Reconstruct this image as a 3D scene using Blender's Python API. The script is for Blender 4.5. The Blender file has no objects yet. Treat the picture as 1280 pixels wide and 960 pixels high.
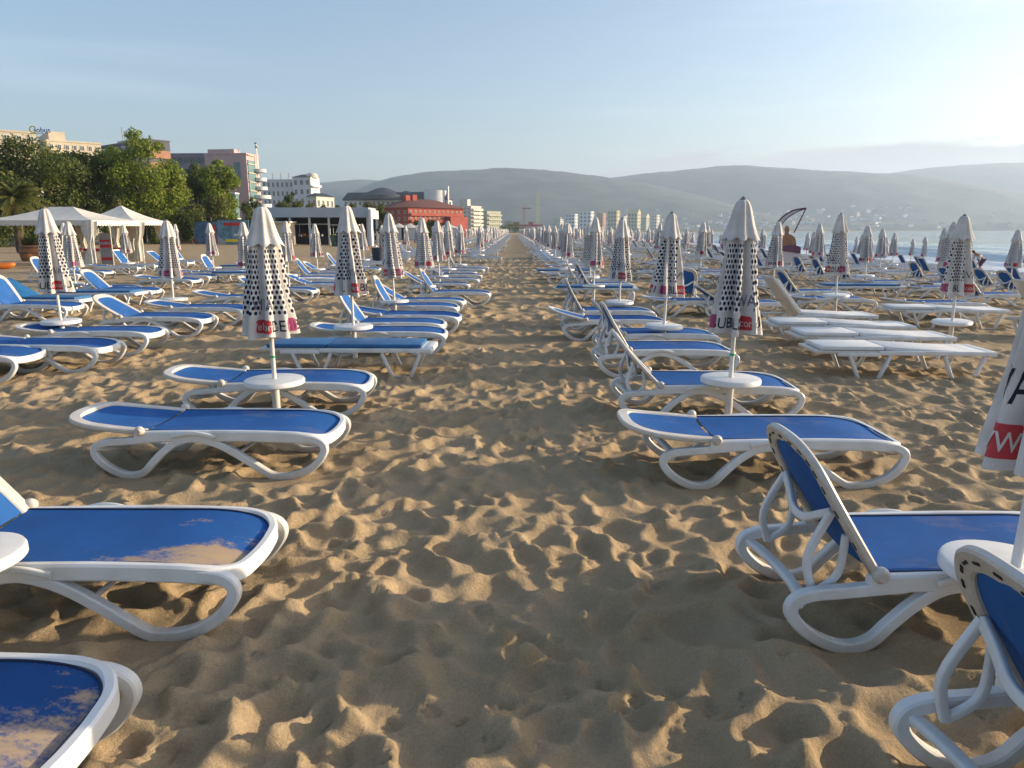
import bpy, bmesh, math, random
import numpy as np
from mathutils import Vector, Matrix
R = math.radians
rnd = random.Random(7)
S = bpy.context.scene
C = S.collection
H0, F0, PITCH = 1.65, 905.0, R(12.0)
SUN_EL, SUN_AZ = R(12.0), R(80.0)

# ------------------------------------------------------------------ helpers
def ray(u, v):
    a, b = (v - 480) / F0, (u - 642.5) / F0
    return Vector((b, math.cos(PITCH) - a * math.sin(PITCH), -math.sin(PITCH) - a * math.cos(PITCH)))
def pt(u, v, Y):
    r = ray(u, v); t = Y / r.y
    return Vector((r.x * t, Y, H0 + r.z * t))

def link(name, me, parent=None):
    o = bpy.data.objects.new(name, me); C.objects.link(o)
    if parent: o.parent = parent
    return o
def tag(o, label=None, cat=None, group=None, kind=None):
    if label: o['label'] = label
    if cat: o['category'] = cat
    if group: o['group'] = group
    if kind: o['kind'] = kind
    return o
def thing(name, label, cat, loc=(0, 0, 0), rz=0, group=None):
    o = bpy.data.objects.new(name, None); C.objects.link(o)
    o.empty_display_size = .2
    o.location = loc; o.rotation_euler = (0, 0, rz)
    return tag(o, label, cat, group)
KIDS = {}
def children(o):
    return KIDS.get(o.name, list(o.children))
def dup(o, parent=None):
    c = o.copy(); C.objects.link(c)
    c.parent = parent
    for ch in list(o.children): dup(ch, c)
    return c

class MB:
    """collects shapes and builds one mesh object"""
    def __init__(s): s.v = []; s.f = []; s.m = []; s.sm = []; s.uv = None
    def add(s, vs, fs, mi=0, smooth=True):
        n = len(s.v); s.v += [tuple(p) for p in vs]
        s.f += [tuple(i + n for i in f) for f in fs]
        s.m += [mi] * len(fs); s.sm += [smooth] * len(fs)
    def box(s, a, b, mi=0, M=None):
        x0, y0, z0 = a; x1, y1, z1 = b
        vs = [(x0,y0,z0),(x1,y0,z0),(x1,y1,z0),(x0,y1,z0),(x0,y0,z1),(x1,y0,z1),(x1,y1,z1),(x0,y1,z1)]
        if M: vs = [M @ Vector(p) for p in vs]
        s.add(vs, [(0,3,2,1),(4,5,6,7),(0,1,5,4),(1,2,6,5),(2,3,7,6),(3,0,4,7)], mi, False)
    def rbox(s, a, b, r=.01, mi=0, M=None):
        bm = bmesh.new(); bmesh.ops.create_cube(bm, size=1)
        for v in bm.verts:
            v.co = Vector([a[i] + (v.co[i] + .5) * (b[i] - a[i]) for i in range(3)])
        bmesh.ops.bevel(bm, geom=bm.edges[:], offset=r, segments=2, affect='EDGES', profile=.6)
        s.bm(bm, mi, M)
    def bm(s, bm, mi=0, M=None, smooth=True):
        bm.verts.index_update()
        vs = [(M @ v.co) if M else v.co.copy() for v in bm.verts]
        s.add(vs, [[v.index for v in f.verts] for f in bm.faces], mi, smooth); bm.free()
    def tube(s, pts, rad, n=8, mi=0, cap=True):
        pts = [Vector(p) for p in pts]
        if not hasattr(rad, '__len__'): rad = [rad] * len(pts)
        sec = lambda i: [(rad[i] * math.cos(2*math.pi*k/n), rad[i] * math.sin(2*math.pi*k/n)) for k in range(n)]
        s.sweep(pts, sec, mi=mi, cap=cap)
    def sweep(s, pts, sec, up=None, closed=False, mi=0, cap=True, smooth=True):
        pts = [Vector(p) for p in pts]; N = len(pts); rings = []
        prev = None
        for i, p in enumerate(pts):
            if closed: t = pts[(i+1) % N] - pts[i-1]
            else: t = pts[min(i+1, N-1)] - pts[max(i-1, 0)]
            t = t.normalized() if t.length > 1e-9 else Vector((0,0,1))
            if up is not None: u = Vector(up)
            elif prev is not None: u = prev
            else: u = Vector((0,0,1)) if abs(t.z) < .9 else Vector((1,0,0))
            b = t.cross(u)
            if b.length < 1e-6: b = t.cross(Vector((1,0,0)))
            b.normalize(); n_ = b.cross(t).normalized(); prev = n_
            q = sec(i) if callable(sec) else sec
            rings.append([p + b * x + n_ * y for x, y in q])
        k = len(rings[0]); vs = [v for r in rings for v in r]; fs = []
        for i in range(N if closed else N - 1):
            j = (i + 1) % N
            for a in range(k):
                c = (a + 1) % k
                fs.append((i*k+a, i*k+c, j*k+c, j*k+a))
        if cap and not closed:
            fs.append(tuple(range(k-1, -1, -1))); fs.append(tuple((N-1)*k + a for a in range(k)))
        s.add(vs, fs, mi, smooth)
    def lathe(s, prof, n=24, mi=0, c=(0,0,0), smooth=True):
        vs = []; fs = []; P = len(prof)
        for k in range(n):
            a = 2*math.pi*k/n
            for r, z in prof: vs.append((c[0]+r*math.cos(a), c[1]+r*math.sin(a), c[2]+z))
        for k in range(n):
            j = (k+1) % n
            for i in range(P-1): fs.append((k*P+i, j*P+i, j*P+i+1, k*P+i+1))
        s.add(vs, fs, mi, smooth)
    def sphere(s, c, r, mi=0, sc=(1,1,1), u=12, v=8):
        bm = bmesh.new(); bmesh.ops.create_uvsphere(bm, u_segments=u, v_segments=v, radius=r)
        s.bm(bm, mi, Matrix.Translation(c) @ Matrix.Diagonal((*sc, 1)))
    def mesh(s, name, mats):
        me = bpy.data.meshes.new(name); me.from_pydata(s.v, [], s.f)
        for m in (mats if isinstance(mats, (list, tuple)) else [mats]): me.materials.append(m)
        me.polygons.foreach_set('material_index', s.m)
        me.polygons.foreach_set('use_smooth', s.sm)
        if s.uv is not None:
            l = me.uv_layers.new(name='UVMap')
            idx = np.empty(len(me.loops), np.int32); me.loops.foreach_get('vertex_index', idx)
            l.data.foreach_set('uv', np.array(s.uv, np.float32)[idx].ravel())
        me.set_sharp_from_angle(angle=R(42)); me.update(); return me
    def build(s, name, mats, parent=None): return link(name, s.mesh(name, mats), parent)

def rrect(w, h, r, n=3):
    out = []
    for cx, cy, a0 in ((w/2-r, h/2-r, 0), (-w/2+r, h/2-r, 90), (-w/2+r, -h/2+r, 180), (w/2-r, -h/2+r, 270)):
        for k in range(n+1):
            a = R(a0 + 90*k/n); out.append((cx + r*math.cos(a), cy + r*math.sin(a)))
    return out
def spline(P, k=5, closed=False):
    P = [Vector(p) for p in P]; out = []; N = len(P)
    for i in range(N if closed else N-1):
        g = lambda j: P[j % N] if closed else P[min(max(j, 0), N-1)]
        a, b, c, d = g(i-1), g(i), g(i+1), g(i+2)
        for q in range(k):
            t = q/k
            out.append(.5*((2*b) + (c-a)*t + (2*a-5*b+4*c-d)*t*t + (3*b-a-3*c+d)*t**3))
    if not closed: out.append(P[-1])
    return out

# ------------------------------------------------------------------ materials
def nodes(name):
    m = bpy.data.materials.new(name); m.use_nodes = True
    nt = m.node_tree; nt.nodes.clear()
    out = nt.nodes.new('ShaderNodeOutputMaterial'); p = nt.nodes.new('ShaderNodeBsdfPrincipled')
    nt.links.new(p.outputs[0], out.inputs[0])
    return m, nt, p
def N(nt, t, **k):
    n = nt.nodes.new('ShaderNode' + t)
    for a, b in k.items():
        if a.startswith('i_'): n.inputs[int(a[2:])].default_value = b
        else: setattr(n, a, b)
    return n
def L(nt, a, b): nt.links.new(a, b)
def ramp(nt, src, stops):
    r = N(nt, 'ValToRGB'); e = r.color_ramp.elements
    while len(e) > 1: e.remove(e[-1])
    for i, (p, c) in enumerate(stops):
        x = e[0] if i == 0 else e.new(p)
        x.position = p; x.color = (*c, 1) if len(c) == 3 else c
    L(nt, src, r.inputs[0]); return r
def M2(name, c, c2=None, rough=.6, scale=6, bump=0, bscale=None, metal=0, spec=.5, detail=5, coord='Object', lo=.35, hi=.7):
    """two-tone noise material with bump"""
    m, nt, p = nodes(name)
    p.inputs['Roughness'].default_value = rough; p.inputs['Metallic'].default_value = metal
    p.inputs['Specular IOR Level'].default_value = spec
    tc = N(nt, 'TexCoord')
    nz = N(nt, 'TexNoise'); nz.inputs['Scale'].default_value = scale; nz.inputs['Detail'].default_value = detail
    L(nt, tc.outputs[coord], nz.inputs['Vector'])
    c2 = c2 or tuple(x*.85 for x in c)
    r = ramp(nt, nz.outputs[0], [(lo, c2), (hi, c)]); L(nt, r.outputs[0], p.inputs['Base Color'])
    if bump:
        nb = N(nt, 'TexNoise'); nb.inputs['Scale'].default_value = bscale or scale*6; nb.inputs['Detail'].default_value = 4
        L(nt, tc.outputs[coord], nb.inputs['Vector'])
        b = N(nt, 'Bump'); b.inputs['Strength'].default_value = bump; b.inputs['Distance'].default_value = .01
        L(nt, nb.outputs[0], b.inputs['Height']); L(nt, b.outputs[0], p.inputs['Normal'])
    return m

def mat_plastic():
    m, nt, p = nodes('white_plastic')
    p.inputs['Roughness'].default_value = .38
    tc = N(nt, 'TexCoord'); nz = N(nt, 'TexNoise'); nz.inputs['Scale'].default_value = 5; nz.inputs['Detail'].default_value = 6
    L(nt, tc.outputs['Object'], nz.inputs['Vector'])
    r = ramp(nt, nz.outputs[0], [(.25, (.58,.56,.52)), (.5, (.70,.70,.69)), (.8, (.75,.75,.745))])
    # thin scuffs, and sand thrown up on the lowest centimetres
    nz2 = N(nt, 'TexNoise'); nz2.inputs['Scale'].default_value = 26; nz2.inputs['Detail'].default_value = 8; nz2.inputs['Roughness'].default_value = .75
    L(nt, tc.outputs['Object'], nz2.inputs['Vector'])
    sc = ramp(nt, nz2.outputs[0], [(.66, (0,0,0)), (.74, (1,1,1))])
    mx = N(nt, 'MixRGB'); mx.inputs[2].default_value = (.36,.32,.27,1)
    ml = N(nt, 'Math', operation='MULTIPLY'); ml.inputs[1].default_value = .6
    L(nt, sc.outputs[0], ml.inputs[0]); L(nt, ml.outputs[0], mx.inputs[0]); L(nt, r.outputs[0], mx.inputs[1])
    sp = N(nt, 'SeparateXYZ'); L(nt, tc.outputs['Object'], sp.inputs[0])
    mr = N(nt, 'MapRange'); mr.inputs[1].default_value = .10; mr.inputs[2].default_value = .0; L(nt, sp.outputs[2], mr.inputs[0])
    m3 = N(nt, 'Math', operation='MULTIPLY'); L(nt, mr.outputs[0], m3.inputs[0]); L(nt, nz2.outputs[0], m3.inputs[1])
    mx2 = N(nt, 'MixRGB'); mx2.inputs[2].default_value = (.42,.31,.19,1)
    L(nt, m3.outputs[0], mx2.inputs[0]); L(nt, mx.outputs[0], mx2.inputs[1])
    L(nt, mx2.outputs[0], p.inputs['Base Color'])
    return m
def mat_sling(name, base, sandy=0, lo=.5, offs=(0,0,0)):
    m, nt, p = nodes(name)
    p.inputs['Roughness'].default_value = .8; p.inputs['Specular IOR Level'].default_value = .12
    tc = N(nt, 'TexCoord'); mp = N(nt, 'Mapping'); mp.inputs['Location'].default_value = offs; L(nt, tc.outputs['Object'], mp.inputs[0])
    nz = N(nt, 'TexNoise'); nz.inputs['Scale'].default_value = 3.5; nz.inputs['Detail'].default_value = 7; nz.inputs['Roughness'].default_value = .62
    L(nt, mp.outputs[0], nz.inputs['Vector'])
    b2 = tuple(x*.72+.006 for x in base)
    r = ramp(nt, nz.outputs[0], [(.3, b2), (.7, base)])
    last = r.outputs[0]
    # dusting of sand lying on the fabric
    wv = N(nt, 'TexNoise'); wv.inputs['Scale'].default_value = 2.6; wv.inputs['Detail'].default_value = 9; wv.inputs['Roughness'].default_value = .68
    mp2 = N(nt, 'Mapping'); mp2.inputs['Scale'].default_value = (1, 2.0, 1); mp2.inputs['Rotation'].default_value = (0,0,.5)
    L(nt, mp.outputs[0], mp2.inputs[0]); L(nt, mp2.outputs[0], wv.inputs['Vector'])
    if sandy:
        sp = N(nt, 'SeparateXYZ'); L(nt, tc.outputs['Object'], sp.inputs[0])
        mr = N(nt, 'MapRange'); mr.inputs[1].default_value = .15; mr.inputs[2].default_value = .75; mr.inputs[3].default_value = -.14; mr.inputs[4].default_value = sandy
        L(nt, sp.outputs[0], mr.inputs[0])
        my = N(nt, 'MapRange'); my.inputs[1].default_value = .3; my.inputs[2].default_value = -.3; my.inputs[3].default_value = -.16; my.inputs[4].default_value = .09
        L(nt, sp.outputs[1], my.inputs[0])
        ad = N(nt, 'Math', operation='ADD'); L(nt, wv.outputs[0], ad.inputs[0]); L(nt, mr.outputs[0], ad.inputs[1])
        ad2 = N(nt, 'Math', operation='ADD'); L(nt, ad.outputs[0], ad2.inputs[0]); L(nt, my.outputs[0], ad2.inputs[1]); src = ad2.outputs[0]
        k = ramp(nt, src, [(.54, (0,0,0)), (.64, (.8,.8,.8)), (.75, (.95,.95,.95))])
    else:
        k = ramp(nt, wv.outputs[0], [(.56, (0,0,0)), (.85, (.38,.38,.38))])
    mx = N(nt, 'MixRGB'); mx.inputs[2].default_value = (.46,.33,.19,1)
    L(nt, k.outputs[0], mx.inputs[0]); L(nt, last, mx.inputs[1]); L(nt, mx.outputs[0], p.inputs['Base Color'])
    if sandy:
        gr = N(nt, 'TexNoise'); gr.inputs['Scale'].default_value = 55; gr.inputs['Detail'].default_value = 6; gr.inputs['Roughness'].default_value = .8; L(nt, tc.outputs['Object'], gr.inputs['Vector'])
        gm = N(nt, 'MapRange'); gm.inputs[1].default_value = .3; gm.inputs[2].default_value = .7; gm.inputs[3].default_value = -.07; gm.inputs[4].default_value = .07; L(nt, gr.outputs[0], gm.inputs[0])
        ad3 = N(nt, 'Math', operation='ADD'); L(nt, src, ad3.inputs[0]); L(nt, gm.outputs[0], ad3.inputs[1]); L(nt, ad3.outputs[0], k.inputs[0])
        k.color_ramp.elements[1].position = .66; k.color_ramp.elements[2].position = .82
    ck = N(nt, 'TexNoise'); ck.inputs['Scale'].default_value = 220; L(nt, tc.outputs['Object'], ck.inputs['Vector'])
    b = N(nt, 'Bump'); b.inputs['Strength'].default_value = .12; b.inputs['Distance'].default_value = .003
    L(nt, ck.outputs[0], b.inputs['Height']); L(nt, b.outputs[0], p.inputs['Normal'])
    return m
def mat_dots():
    m, nt, p = nodes('dotted_fabric')
    p.inputs['Roughness'].default_value = .8; p.inputs['Specular IOR Level'].default_value = .2
    uv = N(nt, 'UVMap'); uv.uv_map = 'UVMap'
    sp = N(nt, 'SeparateXYZ'); L(nt, uv.outputs[0], sp.inputs[0])
    def ma(op, a, b=None):
        n = N(nt, 'Math', operation=op)
        for i, x in enumerate((a, b)):
            if x is None: continue
            if isinstance(x, (int, float)): n.inputs[i].default_value = x
            else: L(nt, x, n.inputs[i])
        return n.outputs[0]
    y = ma('DIVIDE', sp.outputs[1], .043); row = ma('FLOOR', y)
    x = ma('ADD', ma('DIVIDE', sp.outputs[0], .052), ma('MULTIPLY', row, .5))
    fx = ma('SUBTRACT', ma('FRACT', x), .5); fy = ma('MULTIPLY', ma('SUBTRACT', ma('FRACT', y), .5), .83)
    d = ma('SQRT', ma('ADD', ma('MULTIPLY', fx, fx), ma('MULTIPLY', fy, fy)))
    k = ramp(nt, d, [(.29, (1,1,1)), (.35, (0,0,0))])
    nz = N(nt, 'TexNoise'); nz.inputs['Scale'].default_value = 7; nz.inputs['Detail'].default_value = 5
    tc = N(nt, 'TexCoord'); L(nt, tc.outputs['Object'], nz.inputs['Vector'])
    w = ramp(nt, nz.outputs[0], [(.3, (.56,.53,.50)), (.65, (.66,.64,.62))])
    mx = N(nt, 'MixRGB'); mx.inputs[2].default_value = (.012,.014,.035,1)
    L(nt, k.outputs[0], mx.inputs[0]); L(nt, w.outputs[0], mx.inputs[1]); L(nt, mx.outputs[0], p.inputs['Base Color'])
    return m

MT = {}
MT['plastic'] = mat_plastic()
MT['blue'] = mat_sling('blue_sling', (.026,.125,.39))
MT['blue_sandy'] = mat_sling('blue_sling_sandy', (.023,.112,.36), .11)
MT['blue_dusty'] = mat_sling('blue_sling_dusty', (.015,.075,.25), .11, offs=(3.1,1.2,0))
MT['teal'] = M2('teal_cushion', (.015,.14,.34), (.012,.10,.26), .45, 4, .2, 40)
MT['white_cushion'] = M2('white_cushion', (.76,.77,.77), (.66,.66,.65), .5, 4, .2, 40)
MT['dark'] = M2('dark_slot', (.012,.012,.015), rough=.7)
MT['seam'] = M2('dark_piping', (.01,.02,.06), rough=.7)
MT['cloth'] = M2('white_canvas', (.66,.63,.60), (.52,.49,.46), .8, 7, .3, 60, spec=.2)
MT['dots'] = mat_dots()
MT['ink'] = M2('black_print', (.012,.013,.025), rough=.8)
MT['grey_ink'] = M2('grey_print', (.20,.20,.24), (.10,.10,.14), .8, 30)
MT['redprint'] = M2('red_print', (.52,.05,.05), (.44,.04,.05), .8, 10)
MT['magenta'] = M2('magenta_print', (.42,.08,.19), (.36,.07,.16), .8, 10)
MT['pole'] = M2('pole_paint', (.74,.73,.70), (.60,.57,.52), .4, 8)
MT['finial'] = M2('finial_grey', (.18,.17,.18), rough=.5)

# ------------------------------------------------------------------ ground
def shore(y):
    y = np.asarray(y, float); return 29.5 + np.where(y > 150, (y-150)**2*4e-4, 0)
SEA_Z = -1.05
def base_z(x, y):
    x = np.asarray(x, float); y = np.asarray(y, float)
    s = shore(y); k = np.clip((x - (s - 21.5)) / 21.5, 0, 4)
    z = -1.0*np.power(k, 1.25)
    z = np.where(k > 1, -1.0 - (k-1)*1.6, z)
    z = z + .45*np.clip((-x-16)/20, 0, 1)*np.clip((y-35)/40, 0, 1)
    z = z + 2.0*np.clip((y-500)/1500, 0, 1)*np.clip((s-40-x)/200, 0, 1)
    return z
def gz(x, y): return float(base_z(x, y))

def vnoise(x, y, sc, seed):
    """smooth value noise, numpy"""
    x = x/sc; y = y/sc; xi = np.floor(x).astype(np.int64); yi = np.floor(y).astype(np.int64)
    fx = x-xi; fy = y-yi; fx = fx*fx*fx*(fx*(fx*6-15)+10); fy = fy*fy*fy*(fy*(fy*6-15)+10)
    def h(a, b):
        n = (a*374761393 + b*668265263 + seed*1442695041) & 0x7fffffff
        n = ((n ^ (n >> 13))*1274126177) & 0x7fffffff
        n = (n ^ (n >> 16)) & 0x7fffffff
        return (n % 100003)/100003.0
    return (h(xi,yi)*(1-fx)+h(xi+1,yi)*fx)*(1-fy) + (h(xi,yi+1)*(1-fx)+h(xi+1,yi+1)*fx)*fy - .5

def axis_pts(segs):
    out = [segs[0][0]]
    for x0, x1, d0, d1 in segs:
        x = x0
        while x < x1 - 1e-6:
            t = (x-x0)/(x1-x0); x += d0*(d1/d0)**t; out.append(min(x, x1))
    return np.array(out)
def make_ground():
    xr = axis_pts([(0, 4, .016, .02), (4, 12, .02, .075), (12, 34, .075, .25), (34, 150, .3, 12), (150, 4500, 12, 300)])
    xl = axis_pts([(0, 4, .016, .02), (4, 12, .02, .075), (12, 30, .075, .3), (30, 150, .3, 12), (150, 2500, 12, 300)])
    X = np.concatenate([-xl[:0:-1], xr])
    yb = axis_pts([(0, 6, .08, .5), (6, 400, .5, 80)])
    yf = axis_pts([(0, .9, .08, .02), (.9, 3, .011, .015), (3, 8, .015, .05), (8, 30, .05, .24), (30, 110, .24, 1.6), (110, 5000, 1.6, 250)])
    Y = np.concatenate([-yb[:0:-1], yf])
    GX, GY = np.meshgrid(X, Y)
    base = base_z(GX, GY)
    near = np.clip((90-GY)/60, 0, 1)*np.clip((GY+8)/4, 0, 1)*np.clip((26-GX)/6, 0, 1)*np.clip((GX+60)/20, 0, 1)
    wx = GX + .07*vnoise(GX, GY, .42, 3); wy = GY + .07*vnoise(GX, GY, .42, 4)
    coarse = .09*vnoise(wx, wy, 1.5, 1) + .075*vnoise(wx, wy, .62, 2)
    h = coarse + .026*vnoise(wx, wy, .30, 5)
    rs = np.random.RandomState(11)
    def dent(n, x0, x1, y0, y1, smin, smax, dep, keep):
        nonlocal h
        px = rs.uniform(x0, x1, n); py = rs.uniform(y0, y1, n)
        ang = rs.uniform(0, math.pi, n); a = rs.uniform(smin, smax, n); asp = rs.uniform(.55, .85, n)
        dp = rs.uniform(.5, 1.2, n)*dep
        for k in range(n):
            r = a[k]*1.9
            i0, i1 = np.searchsorted(X, [px[k]-r, px[k]+r]); j0, j1 = np.searchsorted(Y, [py[k]-r, py[k]+r])
            if i1-i0 < 2 or j1-j0 < 1: continue
            dx = wx[j0:j1, i0:i1]-px[k]; dy = wy[j0:j1, i0:i1]-py[k]
            ca, sa = math.cos(ang[k]), math.sin(ang[k])
            q = np.sqrt(((dx*ca+dy*sa)/a[k])**2 + ((-dx*sa+dy*ca)/(a[k]*asp[k]))**2)
            w = np.clip((1.15-q)/.5, 0, 1); w = w*w*(3-2*w)
            rim = np.exp(-((q-1.2)/.30)**2)*dp[k]*.40
            bowl = -dp[k]*(1-np.clip(q, 0, 1)**2)
            sub = h[j0:j1, i0:i1]; c = coarse[j0:j1, i0:i1]
            h[j0:j1, i0:i1] = sub*(1-w*keep) + (c*.6 + bowl)*w*keep + rim
    dent(9000, -14, 16, 12, 45, .17, .34, .075, .9)
    dent(2600, -11, 11, .5, 14, .14, .26, .058, .9)
    dent(3600, -6, 6, .5, 10, .11, .19, .052, .9)
    dent(1500, -7, 7, .5, 10, .07, .15, .030, .8)
    dent(1600, -4, 4, .8, 7, .025, .05, .018, .6)
    dent(900, -4, 4, .7, 5, .09, .17, .042, .85)
    h = h - .25*(h > .11)*(h-.11)
    # trodden, crumbly patches
    pm = np.clip(vnoise(GX, GY, .7, 21)*4 - .5, 0, 1)
    h = h + pm*(.022*vnoise(GX, GY, .07, 22) + .016*vnoise(GX, GY, .035, 23))
    h = h + .009*vnoise(wx, wy, .11, 24) + .005*vnoise(GX, GY, .05, 25)
    h = np.tanh(h/.085)*.085*.68*(1 + .45*np.clip((4.6-GY)/2.4, 0, 1))
    for tr in range(26):                              # trails of gull prints
        bx, by, ba = rs.uniform(-2.6, 2.6), rs.uniform(1.2, 5.5), rs.uniform(0, 6.28)
        for st in range(rs.randint(4, 9)):
            cx = bx + math.cos(ba)*.13*st - math.sin(ba)*.03*(st % 2*2-1); cy_ = by + math.sin(ba)*.13*st + math.cos(ba)*.03*(st % 2*2-1)
            i0, i1 = np.searchsorted(X, [cx-.08, cx+.08]); j0, j1 = np.searchsorted(Y, [cy_-.08, cy_+.08])
            if i1-i0 < 3 or j1-j0 < 3: continue
            PX, PY = GX[j0:j1, i0:i1]-cx, GY[j0:j1, i0:i1]-cy_; dd = np.full(PX.shape, 9.)
            for ta in (-.65, 0, .65):
                ux, uy = math.cos(ba+ta), math.sin(ba+ta); tt = np.clip(PX*ux+PY*uy, 0, .055)
                dd = np.minimum(dd, np.hypot(PX-tt*ux, PY-tt*uy))
            h[j0:j1, i0:i1] -= .016*np.exp(-(dd/.011)**2) - .006*np.exp(-((dd-.026)/.012)**2)
    for lx, ly in FEET:
        i0, i1 = np.searchsorted(X, [lx-.5, lx+.5]); j0, j1 = np.searchsorted(Y, [ly-.5, ly+.5])
        w = np.exp(-(((GX[j0:j1, i0:i1]-lx)/.20)**2 + ((GY[j0:j1, i0:i1]-ly)/.20)**2)**1.5)
        h[j0:j1, i0:i1] = h[j0:j1, i0:i1]*(1-w) + -.016*w
    Z = base + h*near
    ny, nx = GX.shape
    co = np.stack([GX, GY, Z], -1).reshape(-1, 3).astype(np.float32)
    idx = np.arange(nx*ny).reshape(ny, nx)
    q = np.stack([idx[:-1,:-1], idx[:-1,1:], idx[1:,1:], idx[1:,:-1]], -1).reshape(-1, 4)
    me = bpy.data.meshes.new('sand_beach')
    me.vertices.add(len(co)); me.vertices.foreach_set('co', co.ravel())
    me.loops.add(q.size); me.loops.foreach_set('vertex_index', q.ravel().astype(np.int32))
    me.polygons.add(len(q)); me.polygons.foreach_set('loop_start', np.arange(0, q.size, 4, dtype=np.int32))
    me.polygons.foreach_set('use_smooth', np.ones(len(q), bool))
    me.update(calc_edges=True)
    # material: dry sand, wet sand by the water line, scrub and dark soil inland
    m, nt, p = nodes('sand'); p.inputs['Roughness'].default_value = .9; p.inputs['Specular IOR Level'].default_value = .15
    tc = N(nt, 'TexCoord')
    n1 = N(nt, 'TexNoise'); n1.inputs['Scale'].default_value = 1.3; n1.inputs['Detail'].default_value = 8
    n2 = N(nt, 'TexNoise'); n2.inputs['Scale'].default_value = 420; n2.inputs['Detail'].default_value = 3
    n3 = N(nt, 'TexNoise'); n3.inputs['Scale'].default_value = 38; n3.inputs['Detail'].default_value = 6; n3.inputs['Roughness'].default_value = .7
    for n in (n1, n2, n3): L(nt, tc.outputs['Object'], n.inputs['Vector'])
    r1 = ramp(nt, n1.outputs[0], [(.3, (.375,.276,.163)), (.7, (.44,.332,.206))])
    r2 = ramp(nt, n2.outputs[0], [(.36, (.62,.60,.58)), (.5, (1,1,1)), (.66, (1.12,1.12,1.12))])
    n5 = N(nt, 'TexNoise'); n5.inputs['Scale'].default_value = 95; n5.inputs['Detail'].default_value = 7; n5.inputs['Roughness'].default_value = .8; L(nt, tc.outputs['Object'], n5.inputs['Vector'])
    r5 = ramp(nt, n5.outputs[0], [(.28, (.40,.38,.36)), (.37, (.84,.83,.82)), (.5, (1,1,1)), (.68, (1.16,1.15,1.14))])
    m5 = N(nt, 'MixRGB', blend_type='MULTIPLY'); m5.inputs[0].default_value = .8; L(nt, r1.outputs[0], m5.inputs[1]); L(nt, r5.outputs[0], m5.inputs[2])
    mu = N(nt, 'MixRGB', blend_type='MULTIPLY'); mu.inputs[0].default_value = .8
    L(nt, m5.outputs[0], mu.inputs[1]); L(nt, r2.outputs[0], mu.inputs[2])
    att = N(nt, 'Attribute'); att.attribute_name = 'zone'
    sx = N(nt, 'SeparateColor'); L(nt, att.outputs['Color'], sx.inputs[0])
    wet = N(nt, 'MixRGB'); wet.inputs[2].default_value = (.16,.12,.08,1); L(nt, sx.outputs[0], wet.inputs[0]); L(nt, mu.outputs[0], wet.inputs[1])
    n4 = N(nt, 'TexNoise'); n4.inputs['Scale'].default_value = .03; n4.inputs['Detail'].default_value = 9; L(nt, tc.outputs['Object'], n4.inputs['Vector'])
    gr = ramp(nt, n4.outputs[0], [(.35, (.05,.075,.03)), (.55, (.10,.11,.055)), (.68, (.25,.22,.16))])
    lm = N(nt, 'MixRGB'); L(nt, sx.outputs[1], lm.inputs[0]); L(nt, wet.outputs[0], lm.inputs[1]); L(nt, gr.outputs[0], lm.inputs[2])
    L(nt, lm.outputs[0], p.inputs['Base Color'])
    b1 = N(nt, 'Bump'); b1.inputs['Strength'].default_value = .8; b1.inputs['Distance'].default_value = .014
    L(nt, n3.outputs[0], b1.inputs['Height'])
    b2 = N(nt, 'Bump'); b2.inputs['Strength'].default_value = .5; b2.inputs['Distance'].default_value = .004
    L(nt, n5.outputs[0], b2.inputs['Height']); L(nt, b1.outputs[0], b2.inputs['Normal']); L(nt, b2.outputs[0], p.inputs['Normal'])
    s = shore(GY); wz = np.clip((GX-(s-3.5))/2.5, 0, 1)
    inl = np.clip((-GX-46+.0*GY)/6, 0, 1)*np.clip((GY-60)/10, 0, 1)
    inl = np.maximum(inl, np.clip((GY-420)/80, 0, 1)*np.clip((s-18-GX)/10, 0, 1))
    col = np.stack([wz, inl, 0*wz, 0*wz+1], -1).reshape(-1, 4).astype(np.float32)
    ca = me.color_attributes.new('zone', 'FLOAT_COLOR', 'POINT'); ca.data.foreach_set('color', col.ravel())
    me.materials.append(m)
    tag(link('sand_beach', me), kind='structure')

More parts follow.
